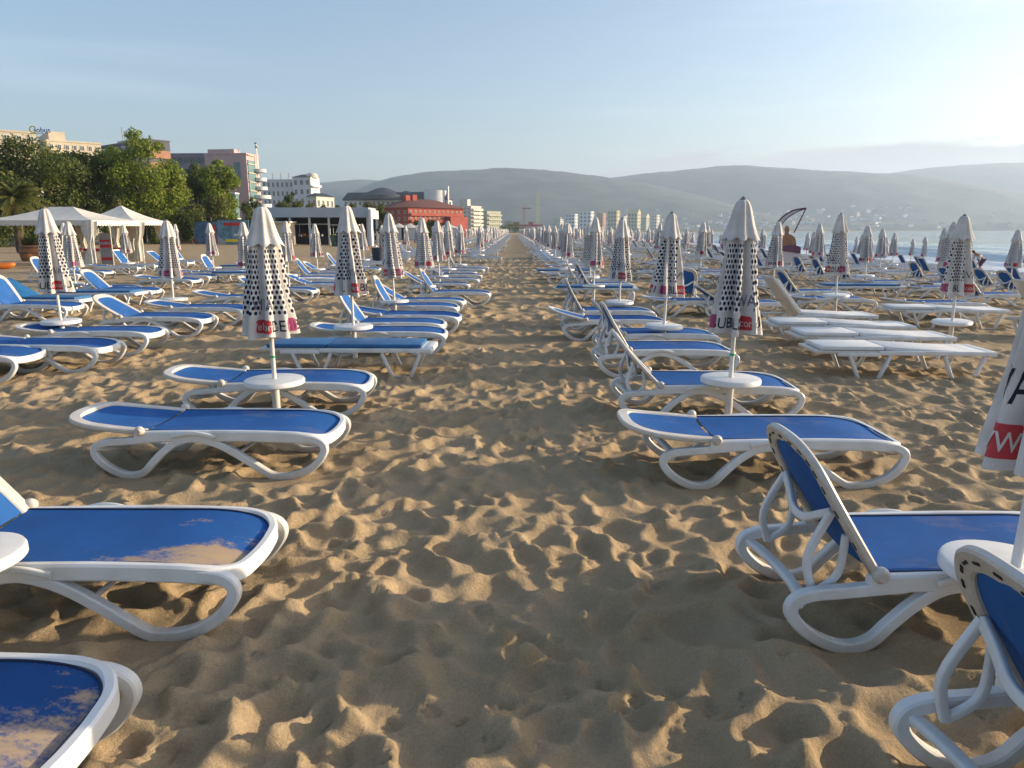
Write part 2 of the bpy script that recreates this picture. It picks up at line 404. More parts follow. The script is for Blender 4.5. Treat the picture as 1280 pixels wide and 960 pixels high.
def make_sea():
    xs = np.concatenate([np.arange(-4, 60, .45), np.arange(60, 200, 3), np.geomspace(200, 9000, 40)])   # offset from the shore line
    Y = np.concatenate([np.arange(-60, 20, 4), np.arange(20, 130, .9), np.geomspace(130, 2600, 90)])
    OX, GY = np.meshgrid(xs, Y); GX = OX + shore(GY)
    z = np.zeros_like(OX); foam = np.zeros_like(OX)
    n = lambda sc, sd: vnoise(OX*1.0, GY, sc, sd)
    for x0, hgt, wd, broken, sd in ((4.0,.16,1.1,1.0,31), (8.5,.34,1.5,.95,32), (14.5,.42,1.9,.7,33), (21,.6,2.2,.25,34), (34,.5,3.2,.12,35), (50,.4,4,.05,36)):
        c = x0 + 3.2*vnoise(OX*0+sd, GY, 26, sd) + 1.0*vnoise(OX*0+sd, GY, 7, sd+9)
        d = OX-c; am = .55 + .9*(vnoise(OX*0+sd*3, GY, 34, sd+5)+.35)
        am = np.clip(am, .1, 1.3)
        prof = np.where(d < 0, np.exp(-(d/(wd*.55))**2), np.exp(-(d/(wd*1.5))**2))
        z += hgt*am*prof
        br = np.clip((vnoise(OX*0+sd*5, GY, 22, sd+6)+broken-.35)*4, 0, 1)
        foam = np.maximum(foam, br*np.clip(1.35*np.exp(-((d+wd*.5)/(wd*1.25))**2) + n(1.6, sd+3)*.9 - .25, 0, 1))
    foam = np.maximum(foam, np.clip(np.exp(-((OX-.4)/2.2)**2)*1.1 + n(1.1, 51)*.9 - .25, 0, 1))
    foam = np.maximum(foam, np.clip((20-OX)/16, 0, 1)*np.clip(n(2.4, 52)*2.2+n(.7, 53)*1.1+.12, 0, .85))
    z += .05*n(1.4, 41) + .10*n(6, 42)
    z *= np.clip((OX+4)/6, .15, 1)
    Z = SEA_Z + z; Z = np.where(OX > 250, SEA_Z, Z)
    ny, nx = OX.shape
    co = np.stack([GX, GY, Z], -1).reshape(-1, 3)
    idx = np.arange(nx*ny).reshape(ny, nx)
    q = np.stack([idx[:-1,:-1], idx[:-1,1:], idx[1:,1:], idx[1:,:-1]], -1).reshape(-1, 4)
    me = bpy.data.meshes.new('sea'); me.from_pydata(co.tolist(), [], q.tolist())
    me.polygons.foreach_set('use_smooth', np.ones(len(q), bool))
    ca = me.color_attributes.new('foam', 'FLOAT_COLOR', 'POINT')
    f4 = np.repeat(foam.reshape(-1, 1), 4, 1).astype(np.float32); ca.data.foreach_set('color', f4.ravel())
    m, nt, p = nodes('sea_water'); p.inputs['IOR'].default_value = 1.33
    a = N(nt, 'Attribute'); a.attribute_name = 'foam'
    tc = N(nt, 'TexCoord'); nz = N(nt, 'TexNoise'); nz.inputs['Scale'].default_value = .9; nz.inputs['Detail'].default_value = 7
    mp = N(nt, 'Mapping'); mp.inputs['Scale'].default_value = (1, .45, 1); L(nt, tc.outputs['Object'], mp.inputs[0]); L(nt, mp.outputs[0], nz.inputs['Vector'])
    wc = ramp(nt, nz.outputs[0], [(.3, (.12,.20,.20)), (.7, (.20,.28,.27))])
    mx = N(nt, 'MixRGB'); mx.inputs[2].default_value = (.88,.89,.89,1)
    L(nt, a.outputs['Fac'], mx.inputs[0]); L(nt, wc.outputs[0], mx.inputs[1]); L(nt, mx.outputs[0], p.inputs['Base Color'])
    ro = N(nt, 'MapRange'); ro.inputs[3].default_value = .12; ro.inputs[4].default_value = .8; L(nt, a.outputs['Fac'], ro.inputs[0]); L(nt, ro.outputs[0], p.inputs['Roughness'])
    b = N(nt, 'Bump'); b.inputs['Strength'].default_value = .5; b.inputs['Distance'].default_value = .09; L(nt, nz.outputs[0], b.inputs['Height']); L(nt, b.outputs[0], p.inputs['Normal'])
    me.materials.append(m)
    tag(link('sea', me), kind='structure')
make_sea()

# ------------------------------------------------------------------ hills
def make_hill(name, prof, Yr, front, back, seed, m):
    us = np.arange(prof[0][0], prof[-1][0]+1, 7.0)
    vs = np.interp(us, [a for a, b in prof], [b for a, b in prof])
    k = np.ones(5)/5; vp = np.pad(vs, 2, 'edge'); vs = np.convolve(vp, k, 'valid')
    S_ = np.linspace(-1, 1, 49); co = []
    xr = (us-642.5)/F0*Yr*.98
    hr = H0 + (288-vs)/F0*Yr
    hr = np.maximum(hr, -3)
    XX, SS = np.meshgrid(xr, S_)
    YY = Yr + np.where(SS < 0, SS*front, SS*back)
    sh = np.where(SS < 0, (np.cos(np.clip(-SS, 0, 1)*math.pi)*.5+.5)**.85, np.cos(SS*math.pi/2))
    HH = np.repeat(hr[None, :], len(S_), 0)
    nz = vnoise(XX, YY, 420, seed)*.42 + vnoise(XX, YY, 170, seed+1)*.22 + vnoise(XX, YY, 70, seed+2)*.08
    Z = HH*sh*(1 + nz*np.clip(1-sh, 0, 1)*1.2) + 4*vnoise(XX, YY, 35, seed+3)*sh - 3
    ny, nx = XX.shape
    idx = np.arange(nx*ny).reshape(ny, nx)
    q = np.stack([idx[:-1,:-1], idx[:-1,1:], idx[1:,1:], idx[1:,:-1]], -1).reshape(-1, 4)
    me = bpy.data.meshes.new(name); me.from_pydata(np.stack([XX, YY, Z], -1).reshape(-1, 3).tolist(), [], q.tolist())
    me.polygons.foreach_set('use_smooth', np.ones(len(q), bool)); me.materials.append(m)
    tag(link(name, me), kind='structure')
MT['hill'] = M2('hill_woods', (.06,.068,.05), (.017,.026,.021), .95, .012, detail=10, lo=.4, hi=.62)
make_hill('hills', [(330,240),(400,233),(440,229),(470,228),(500,232),(540,240),(600,262),(660,285)], 3300, 900, 600, 61, MT['hill'])
make_hill('hills', [(420,262),(470,233),(500,225),(540,219),(590,217),(640,214),(690,218),(740,224),(790,231),(850,243),(900,258),(960,276),(1010,289)], 2700, 900, 700, 71, MT['hill'])
make_hill('hills', [(650,250),(740,229),(790,222),(850,217),(905,211),(950,214),(1000,217),(1060,220),(1100,221),(1160,229),(1230,241),(1330,258),(1450,280)], 3150, 950, 700, 81, MT['hill'])
make_hill('hills', [(960,250),(1030,231),(1090,222),(1150,214),(1210,210),(1260,208),(1330,209),(1420,214),(1560,228),(1700,250)], 4000, 1100, 700, 91, MT['hill'])
make_hill('hills', [(560,290),(640,272),(680,268),(730,271),(790,276),(850,274),(930,278),(1040,277),(1160,279),(1300,278),(1450,284)], 2080, 130, 500, 95, MT['hill'])

# ------------------------------------------------------------------ sun loungers
LEG = [(.78,.280),(.86,.272),(.912,.250),(.935,.215),(.925,.165),(.87,.09),(.79,.035),(.70,.004),(.61,-.004),(.55,.006),(.49,.04),(.36,.13),(.22,.215),(.10,.26),(0,.272),
       (-.10,.25),(-.20,.185),(-.29,.10),(-.35,.035),(-.405,.004),(-.47,-.004),(-.54,.012),(-.62,.055),(-.685,.115),(-.71,.165),(-.69,.212),(-.62,.238),(-.50,.248),(-.36,.262),(-.24,.272)]
HX, HZ = -.36, .315      # the hinge of the backrest
def lounger_parts():
    P = {}
    W = .325
    # seat frame: near rail, round the foot end, far rail
    pl = [(HX-.04,-W,.285),(0,-W,.292),(.35,-W,.295),(.68,-W,.288),(.80,-W*.985,.278),(.875,-W*.90,.262),(.925,-W*.66,.245),(.94,-W*.3,.238),(.943,0,.236)]
    pl = pl + [(x,-y,z) for x, y, z in pl[-2::-1]]
    b = MB(); b.sweep(spline(pl, 5), rrect(.046, .078, .010, 1), up=(0,0,1)); P['frame'] = b.mesh('lounger_frame', MT['plastic'])
    # the strips the sling is clamped in
    for sgn, nm in ((-1, 'a'), (1, 'b')):
        pts = spline([(x, sgn*.3205, z) for x, z in LEG], 5)
        apex = min(range(len(pts)), key=lambda i: abs(pts[i].x) if pts[i].z > .2 else 9)
        sec = lambda n: (lambda i: rrect(.056, .05, .014))
        b = MB(); b.sweep(pts[:apex+1], rrect(.052, .050, .007, 1), up=(0,1,0)); P['front'+nm] = b.mesh('lounger_leg', MT['plastic'])
        b = MB(); b.sweep(pts[apex:], rrect(.052, .050, .007, 1), up=(0,1,0)); P['rear'+nm] = b.mesh('lounger_leg', MT['plastic'])
    # cross bars under the seat, the curved rear stretcher
    b = MB()
    b.tube([(.33,-.31,.17),(.33,.31,.17)], .012); P['rod1'] = b.mesh('lounger_rod', MT['plastic']); b = MB()
    b.tube([(-.13,-.32,.235),(-.13,.32,.235)], .014); P['rod2'] = b.mesh('lounger_rod', MT['plastic']); b = MB()
    b.sweep(spline([(-.69,-.33,.20),(-.63,-.22,.17),(-.60,0,.155),(-.63,.22,.17),(-.69,.33,.20)], 5), rrect(.05, .035, .012), up=(0,0,1))
    P['bar'] = b.mesh('lounger_stretcher', MT['plastic'])
    # seat sling
    def sling(x0, x1, hw, zf, nx, ny, mat, flip=False, nm='sling'):
        b = MB(); vs = []; fs = []
        for i in range(nx+1):
            x = x0 + (x1-x0)*math.sin(math.pi/2*i/nx)
            for j in range(ny+1):
                t = -1 + 2*j/ny; vs.append((x, t*hw(x), zf(x, t)))
        for i in range(nx):
            for j in range(ny):
                a = i*(ny+1)+j; f = (a, a+1, a+ny+2, a+ny+1)
                fs.append(f if flip else f[::-1])
        b.add(vs, fs, 0)
        n = len(vs)                                   # underside
        b.add([(x, y, z-.006) for x, y, z in vs], [f[::-1] for f in fs], 0)
        return b.mesh(nm, mat)
    hw = lambda x: .303 if x < .60 else .303*max(0, 1-((x-.60)/.326)**4)**.25
    zs = lambda x, t: .327 - .016*(1-t*t) - (max(0, x-.55)/.37)**2*.052 - .004
    for k, mt in (('seat', 'blue'), ('seat_sandy', 'blue_sandy'), ('seat_dusty', 'blue_dusty')):
        P[k] = sling(HX+.02, .9255, hw, zs, 34, 10, MT[mt], nm='lounger_'+k)
    # dark piping round the sling at the foot end
    edge = [(x, -hw(x), zs(x, 1)+.002) for x in [HX+.02 + (.925-HX-.02)*math.sin(math.pi/2*i/40) for i in range(41)]]
    edge += [(x, -y, z) for x, y, z in edge[::-1]]
    b = MB(); b.tube(edge, .005, 5); P['piping'] = b.mesh('lounger_piping', MT['seam'])
    # arm-side hump where the arch meets the rail
    for sg in (-1, 1):
        b = MB()
        b.sweep(spline([(-.13,sg*.352,.29),(-.03,sg*.362,.318),(.07,sg*.362,.318),(.18,sg*.352,.29)], 5), rrect(.02, .03, .008), up=(0,0,1))
        P['hump%d' % sg] = b.mesh('lounger_rest', MT['plastic'])
    # backrest, origin on the hinge, lying along -x
    Bz = lambda x: .05*(max(0, -x-.25)/.45)**2
    lp = [(.02,-.302),(-.2,-.30),(-.38,-.287),(-.48,-.258),(-.535,-.215),(-.57,-.13),(-.578,0)]
    lp = lp + [(x,-y) for x, y in lp[-2::-1]]
    b = MB(); b.sweep(spline([(x, y, Bz(x)) for x, y in lp], 5), rrect(.080, .034, .008, 1), up=(0,0,1))
    P['bframe'] = b.mesh('lounger_back_frame', MT['plastic'])
    hb = lambda x: .275 if x > -.33 else .275*max(0, 1-(max(0, -x-.33)/.236)**3)**.34
    zb = lambda x, t: Bz(x) + .012 - .022*(1-t*t)
    P['back'] = sling(.0, -.565, hb, zb, 22, 10, MT['blue'], True, nm='lounger_back')
    b = MB()                                          # slots along the back of the frame
    path = spline([(x, y, Bz(x)) for x, y in lp], 5)
    for i in range(4, len(path)-4, 4):
        p, q = path[i], path[i+1]; t = (q-p).normalized(); n_ = Vector((t.y, -t.x, 0)).normalized()
        Mx = Matrix((( t.x, n_.x, 0, p.x), (t.y, n_.y, 0, p.y), (t.z, n_.z, 1, p.z-.0185), (0,0,0,1)))
        b.box((-.017,-.005,-.002), (.017,.005,.001), 0, Mx)
    sl = b; b = MB(); b.sweep(path, rrect(.080, .034, .008, 1), up=(0,0,1)); b.add(sl.v, sl.f, 1, False)
    P['bframe_slots'] = b.mesh('lounger_back_frame', [MT['plastic'], MT['dark']])
    b = MB(); b.sphere((0,0,0), .036, sc=(1,.85,1)); b.tube([(0,-.012,0),(0,.03,0)], .022, 10); P['knob'] = b.mesh('lounger_knob', MT['plastic'])
    # prop that carries a raised backrest, one mesh per angle
    for ang in (30, 45, 52, 58, 66):
        a = R(ang); b = MB()
        T = lambda x, y, z=-.02: (HX + x*math.cos(a) + z*math.sin(a), y, HZ - x*math.sin(a) + z*math.cos(a))
        m1 = T(-.31, -.25)
        b.sweep(spline([m1, T(-.28,-.17,-.05), T(-.25,-.08,-.09), T(-.24,0,-.10), T(-.25,.08,-.09), T(-.28,.17,-.05), T(-.31,.25)], 4), rrect(.038, .026, .008), up=(-1,0,.3))
        for sg in (-1, 1):
            s0 = Vector(T(-.31, sg*.25)); e = Vector((-.60, sg*.27, .215))
            mid = s0.lerp(e, .5) + Vector((-.06, 0, -.02))
            b.sweep(spline([s0, mid, e], 5), rrect(.034, .028, .008), up=(0,1,0))
            b.sweep(spline([T(-.20, sg*.27), (-.50, sg*.265, .30), (-.60, sg*.27, .215)], 5), rrect(.03, .026, .008), up=(0,1,0))
        P['prop%d' % ang] = b.mesh('lounger_prop', MT['plastic'])
    return P
LP = lounger_parts()
def lounger(label, x, y, ang=4, kind='blue', rz=0, group='blue loungers in rows', sunk=.0, tilt=0):
    t = thing('sun_lounger', label, 'sun lounger', (x, y, gz(x, y)-sunk), rz, group)
    t.rotation_euler = (R(tilt), R(tilt*.6), rz); t.scale = (.965,)*3
    link('frame', LP['frame'], t)
    for k in ('fronta', 'frontb', 'reara', 'rearb'): link('leg', LP[k], t)
    link('stretcher', LP['bar'], t); link('cross_rod', LP['rod1'], t); link('cross_rod', LP['rod2'], t)
    s = link('seat', LP['seat' if kind == 'blue' else 'seat_'+kind], t)
    link('piping', LP['piping'], s)
    link('side_rest', LP['hump-1'], t); link('side_rest', LP['hump1'], t)
    b = link('backrest', LP['back'], t); b.location = (HX, 0, HZ); b.rotation_euler = (0, R(ang), 0)
    link('back_frame', LP['bframe_slots' if y < 12 and ang > 20 else 'bframe'], b)
    for sg in (-1, 1):
        k = link('hinge_knob', LP['knob'], t); k.location = (HX, sg*.345, HZ+.015)
        if sg < 0: k.rotation_euler = (0, 0, math.pi)
    if ang > 20:
        kk = min((30, 45, 52, 58, 66), key=lambda q: abs(q-ang)); link('prop', LP['prop%d' % kk], t)
    return t
# the older kind: flat plastic bench with a pad in two pieces
def bench_parts():
    P = {}
    for nm, mt in (('teal', 'teal'), ('white', 'white_cushion')):
        b = MB(); b.rbox((-.26,-.27,.335), (.83,.27,.38), .016)
        if nm == 'white': b.v = [(x, y, z - max(0, x-.55)*.22) for x, y, z in b.v]
        P['seat_'+nm] = b.mesh('bench_pad', MT[mt])
        b = MB(); b.rbox((-.70,-.27,-.005), (0,.27,.04), .016); P['back_'+nm] = b.mesh('bench_back_pad', MT[mt])
    b = MB()
    for sg in (-1, 1): b.rbox((-.34, sg*.29-.02,.285), (.95, sg*.29+.02,.335), .012)
    b.rbox((.85,-.30,.27), (.96,.30,.335), .02); b.rbox((-.30,-.28,.30), (.86,.28,.332), .01)
    P['frame'] = b.mesh('bench_frame', MT['plastic'])
    b = MB(); b.rbox((-.78,-.30,-.045), (.02,.30,-.008), .015); P['bframe'] = b.mesh('bench_back_frame', MT['plastic'])
    b = MB()
    for sg in (-1, 1): b.rbox((-.80, sg*.30-.018,.27), (-.34, sg*.30+.018,.315), .012)
    P['arm'] = b.mesh('bench_arm', MT['plastic'])
    for x0, nm in ((.38, 'f'), (-.66, 'r')):
        b = MB()
        pts = [(x0,0,.28),(x0+.12,0,.0),(x0+.33,0,-.0),(x0+.45,0,.28)]
        b.sweep(pts[:2], rrect(.036,.05,.01), up=(0,1,0)); b.sweep(pts[2:], rrect(.036,.05,.01), up=(0,1,0))
        b.rbox((x0+.11,-.016,-.015), (x0+.34,.016,.015), .006)
        P['leg'+nm] = b.mesh('bench_leg', MT['plastic'])
    return P
BP = bench_parts()
def bench(label, x, y, ang=0, kind='teal', rz=0, group='padded loungers', sunk=.02):
    t = thing('padded_lounger', label, 'sun lounger', (x, y, gz(x, y)-sunk), rz, group)
    link('frame', BP['frame'], t); link('side_arm', BP['arm'], t)
    for sg in (-1, 1):
        for q in 'fr':
            l = link('leg', BP['leg'+q], t); l.location = (0, sg*.295, 0)
    link('seat_pad', BP['seat_'+kind], t)
    b = link('backrest', BP['bframe'], t); b.location = (-.27, 0, .34); b.rotation_euler = (0, R(ang), 0)
    link('back_pad', BP['back_'+kind], b)
    return t
# far copies: a few pixels each, one light mesh with its materials
def far_meshes():
    out = []
    for ang in (4, 40, 58):
        b = MB()
        for sg in (-1, 1):
            b.sweep([(x, sg*.33, z) for x, z in LEG[::2]], rrect(.056,.048,.014,1), up=(0,1,0))
            b.box((HX, sg*.33-.023, .25), (.93, sg*.33+.023, .335))
        b.box((.88,-.31,.21), (.945,.31,.285)); b.box((HX,-.31,.305), (.88,.31,.318), 1)
        a = R(ang); Mx = Matrix.Translation((HX,0,HZ)) @ Matrix.Rotation(a, 4, 'Y')
        b.box((-.62,-.28,.0), (0,.28,.014), 1, Mx)
        for sg in (-1, 1): b.box((-.66,sg*.30-.025,-.02), (.02,sg*.30+.025,.022), 0, Mx)
        b.box((-.68,-.25,-.02), (-.62,.25,.022), 0, Mx)
        out.append(b.mesh('far_lounger', [MT['plastic'], MT['blue']]))
    return out
FAR_L = far_meshes()

# ------------------------------------------------------------------ closed umbrellas
HEM, TOP = .80, 1.90
NL = 8
def canopy_fn(seed):
    rs = random.Random(seed)
    amp = [rs.uniform(.5, 1.45) for _ in range(NL)]; ph = rs.uniform(0, 6.28); tw = rs.uniform(-.25, .25)
    lean = rs.uniform(0, 6.28)
    def f(th, z):
        t = max(0, min(1, (1.62-z)/(1.62-HEM)))
        Rr = .095 + .078*t**1.1
        a = .020 + .034*t
        q = (th + tw*t)*NL/(2*math.pi); i = int(math.floor(q)) % NL; fr = q - math.floor(q)
        am = amp[i]*(1-fr) + amp[(i+1) % NL]*fr
        s = math.cos(2*math.pi*q); s = (abs(s)**.75)*(1 if s > 0 else -1)
        r = Rr + a*am*s + .012*t*math.sin(2*th+lean) + .006*math.sin(3*th+ph+z*9)
        return max(.03, r)
    return f
def text_mesh(txt, h):
    cu = bpy.data.curves.new('txt', 'FONT'); cu.body = txt; cu.size = h/.70; cu.resolution_u = 3
    cu.offset = .008*h
    o = bpy.data.objects.new('txt', cu); C.objects.link(o)
    bpy.context.view_layer.update()
    dg = bpy.context.evaluated_depsgraph_get()
    me = bpy.data.meshes.new_from_object(o.evaluated_get(dg))
    bpy.data.objects.remove(o); bpy.data.curves.remove(cu)
    return me
def split_long(bm, lim):
    for _ in range(4):
        bmesh.ops.triangulate(bm, faces=bm.faces[:])
        e = [x for x in bm.edges if x.calc_length() > lim]
        if not e: break
        bmesh.ops.subdivide_edges(bm, edges=e, cuts=1)
    bmesh.ops.triangulate(bm, faces=bm.faces[:])
def canopy_mesh(seed, layout, detail=True, name='umbrella_canopy'):
    """layout: list of (angle in degrees, kind)"""
    f = canopy_fn(seed); b = MB(); b.uv = []
    nt_, nz_ = (96, 26) if detail else (40, 10)
    ths = [2*math.pi*k/nt_ for k in range(nt_)]
    # arc length along the hem, so that the print keeps its width over the folds
    fine = [2*math.pi*k/720 for k in range(721)]
    pos = [Vector((f(a, HEM+.12)*math.cos(a), f(a, HEM+.12)*math.sin(a))) for a in fine]
    arc = [0]
    for k in range(720): arc.append(arc[-1] + (pos[k+1]-pos[k]).length)
    arc = np.array(arc); fine = np.array(fine)
    A = lambda th: float(np.interp(th % (2*math.pi), fine, arc))
    T = lambda s: float(np.interp(s % arc[-1], arc, fine))
    plain = [(R(d) % (2*math.pi), k) for d, k in layout if k in ('red', 'magenta', 'bigred')]
    vs = []; uv = []; fs = []; ms = []
    for i in range(nz_+1):
        z0 = 1.60 + (HEM-1.60)*i/nz_
        for k, th in enumerate(ths):
            z = z0 + (.012*math.sin(NL*th*.5+seed) if i == nz_ else 0)
            r = f(th, z); vs.append((r*math.cos(th), r*math.sin(th), z)); uv.append((A(th), z0))
    cnt = nt_
    for i in range(nz_):
        zc = 1.60 + (HEM-1.60)*(i+.5)/nz_
        for k in range(nt_):
            j = (k+1) % nt_
            fs.append((i*cnt+k, (i+1)*cnt+k, (i+1)*cnt+j, i*cnt+j))
            th = ths[k] + math.pi/nt_
            near = any(abs((th-c+math.pi) % (2*math.pi) - math.pi) < R(66 if kk == 'bigred' else 15) for c, kk in plain)
            ms.append(1 if (HEM+.17 < zc < 1.53 and not near and k != nt_-1) else 0)
    b.add(vs, fs, 0); b.m[-len(ms):] = ms; b.uv += uv
    if not detail:
        for c, kind in plain:
            if kind == 'white': continue
            g = []
            for i in range(2):
                for k in range(5):
                    th = c + R(-18+9*k); z = HEM+.045+.10*i; r = f(th, z)+.006; g.append((r*math.cos(th), r*math.sin(th), z))
            b.add(g, [(k, k+1, k+6, k+5) for k in range(4)], 3 if kind == 'red' else 4); b.uv += [(0,0)]*10
        for d, kind in layout:
            if kind != 'text': continue
            for q in range(4):
                g = []
                for dz in (0, .07):
                    for da in (0, 5): 
                        th = R(d-18+q*9+da); z = HEM+.06+dz; r = f(th, z)+.006; g.append((r*math.cos(th), r*math.sin(th), z))
                b.add(g, [(0,1,3,2)], 2); b.uv += [(0,0)]*4
        return b.mesh(name, [MT['cloth'], MT['dots'], MT['ink'], MT['redprint'], MT['magenta'], MT['cloth']])
    def wrap(me_or_bm, th0, z0, mi, off):
        bm = me_or_bm
        if isinstance(bm, bpy.types.Mesh):
            bm = bmesh.new(); bm.from_mesh(me_or_bm); bpy.data.meshes.remove(me_or_bm)
        split_long(bm, .018)
        xs = [v.co.x for v in bm.verts]; cx = (min(xs)+max(xs))/2; s0 = A(th0)
        vs = []
        for v in bm.verts:
            th = T(s0 + (v.co.x-cx)); z = z0 + v.co.y
            r = f(th, z) + off; vs.append((r*math.cos(th), r*math.sin(th), z))
        bm.verts.index_update()
        b.add(vs, [[v.index for v in q.verts] for q in bm.faces], mi, False); b.uv += [(0,0)]*len(vs); bm.free()
    def patch(w, h):
        bm = bmesh.new(); vs_ = [bm.verts.new((x, y, 0)) for x, y in rrect(w, h, .02, 3)]; bm.faces.new(vs_); return bm
    for d, kind in layout:
        th = R(d)
        if kind in ('red', 'magenta'):
            wrap(patch(.20, .115), th, HEM+.095, 3 if kind == 'red' else 4, .003)
            wrap(text_mesh('Welcome' if kind == 'red' else 'co', .062 if kind == 'red' else .06), th, HEM+.066, 5, .006)
            if kind == 'red': wrap(text_mesh('VIVA', .095), th, HEM+.235, 6, .003)
        elif kind == 'bigred':
            wrap(patch(.34, .13), th, HEM+.10, 3, .003); wrap(text_mesh('WWW', .075), th, HEM+.062, 5, .006)
            wrap(text_mesh('VIVA', .13), th, HEM+.24, 2, .003)
        elif kind == 'text': wrap(text_mesh('BUBBLE', .088), th, HEM+.05, 2, .003)
        elif kind == 'bl': wrap(text_mesh('BL', .095), th, HEM+.05, 2, .003)
        elif kind == 'be': wrap(text_mesh('BE', .095), th, HEM+.05, 2, .003)
        elif kind == 'bu': wrap(text_mesh('BU', .095), th, HEM+.05, 2, .003)
    return b.mesh(name, [MT['cloth'], MT['dots'], MT['ink'], MT['redprint'], MT['magenta'], MT['cloth'], MT['grey_ink']])
def cap_mesh(seed, n=64):
    rs = random.Random(seed); ph = rs.uniform(0, 6.28); b = MB(); vs = []; fs = []
    prof = [(.0,TOP),(.028,TOP-.003),(.055,TOP-.022),(.074,TOP-.06),(.094,TOP-.13),(.116,TOP-.21),(.140,TOP-.275),(.165,TOP-.325)]
    P = len(prof)
    for k in range(n):
        th = 2*math.pi*k/n
        for i, (r, z) in enumerate(prof):
            t = i/(P-1); w = math.cos(NL*th+ph)
            r2 = r*.86*(1 + (.05+.11*t if t > .2 else 0)*w + .05*t*math.sin(3*th+ph)); vs.append((r2*math.cos(th), r2*math.sin(th), z - .014*t*t*w))
    for k in range(n):
        j = (k+1) % n
        for i in range(P-1): fs.append((k*P+i, k*P+i+1, j*P+i+1, j*P+i))
    b.add(vs, fs)
    b.add([(x*.93, y*.93, z) for x, y, z in vs], [q[::-1] for q in fs])
    return b.mesh('umbrella_cap', MT['cloth'])
def pole_meshes():
    b = MB(); b.tube([(0,0,.36),(0,0,1.86)], .0185, 12); P = b.mesh('umbrella_pole', MT['pole'])
    b = MB(); b.tube([(0,0,-.25),(0,0,.375)], .033, 14); F = b.mesh('umbrella_foot', MT['pole'])
    b = MB(); b.lathe([(0,.415),(.235,.415),(.247,.411),(.253,.40),(.253,.372),(.245,.364),(.236,.364),(.232,.385),(.04,.385),(.04,.34),(0,.34)], 40)
    Tm = b.mesh('umbrella_table', MT['plastic'])
    b = MB(); b.lathe([(0,TOP+.02),(.012,TOP+.018),(.02,TOP+.004),(.03,TOP-.004),(.03,TOP-.02)], 12); K = b.mesh('umbrella_finial', MT['finial'])
    b = MB(); b.lathe([(.0195,.60),(.0215,.602),(.0215,.618),(.0195,.62)], 12); G = b.mesh('pole_tape', M2('green_tape', (.03,.35,.14), rough=.5))
    return P, F, Tm, K, G
POLE, FOOT, TABLE, FIN, TAPE = pole_meshes()
LAY = [(0,'bl'),(52,'red'),(95,'be'),(135,'magenta'),(180,'text'),(228,'red'),(272,'bu'),(315,'magenta')]
CAN_HI = [canopy_mesh(s, [((d+o) % 360, k) for d, k in LAY]) for s, o in ((1,0),(2,20),(3,-14))]
CAN_EDGE = canopy_mesh(5, [(168,'bigred'),(60,'text'),(290,'bl')])
CAN_MID = [canopy_mesh(s, [((d+o) % 360, k) for d, k in LAY], False) for s, o in ((11,0),(12,20),(13,-14))]
CAP = [cap_mesh(s) for s in (1,2,3)]; CAP_LO = [cap_mesh(s, 24) for s in (4,5)]
def far_umb():
    b = MB(); f = canopy_fn(21); n = 12; vs = []; fs = []
    zs = [HEM, HEM+.14, 1.35, 1.58]
    rings = [[(f(2*math.pi*k/n, z)*math.cos(2*math.pi*k/n), f(2*math.pi*k/n, z)*math.sin(2*math.pi*k/n), z) for k in range(n)] for z in zs]
    for i in range(3):
        b.add(rings[i]+rings[i+1], [(k, (k+1) % n, n+(k+1) % n, n+k) for k in range(n)], 0)
        if i == 0: b.m[-n:] = [1 if k % 3 == 0 else 0 for k in range(n)]
        if i == 1: b.m[-n:] = [2 if k % 4 else 0 for k in range(n)]
    b.lathe([(.0,TOP),(.045,TOP-.02),(.09,TOP-.14),(.165,TOP-.33)], n)
    b.tube([(0,0,-.1),(0,0,1)], .022, 6); b.lathe([(0,.415),(.25,.415),(.25,.37),(0,.37)], 12)
    return b.mesh('far_umbrella', [MT['cloth'], MT['redprint'], M2('dotted_far', (.50,.48,.47), (.34,.33,.34), .8, 30), MT['pole']])
FAR_U = far_umb()
UG = 'closed beach umbrellas in rows'
def umbrella(label, x, y, rz, lod, var=0, sc=1.0, lean=(0,0), table=True, tape=False, can=None):
    z = gz(x, y)
    if lod == 2:
        o = link('beach_umbrella', FAR_U); o.location = (x, y, z); o.rotation_euler = (lean[0], lean[1], rz); o.scale = (sc,)*3
        return tag(o, label, 'umbrella', UG)
    t = thing('beach_umbrella', label, 'umbrella', (x, y, z), rz, UG)
    t.rotation_euler = (lean[0], lean[1], rz); t.scale = (1, 1, sc)
    c = link('canopy', can or (CAN_HI if lod == 0 else CAN_MID)[var % 3], t)
    k = link('top_flap', (CAP if lod == 0 else CAP_LO)[var % (3 if lod == 0 else 2)], t)
    link('pole', POLE, t); link('pole_base', FOOT, t)
    if lod == 0: link('finial', FIN, t)
    if can: c.scale = k.scale = (.82, .82, 1)
    if table: link('table', TABLE, t)
    if tape: link('tape_ring', TAPE, t)
    return t

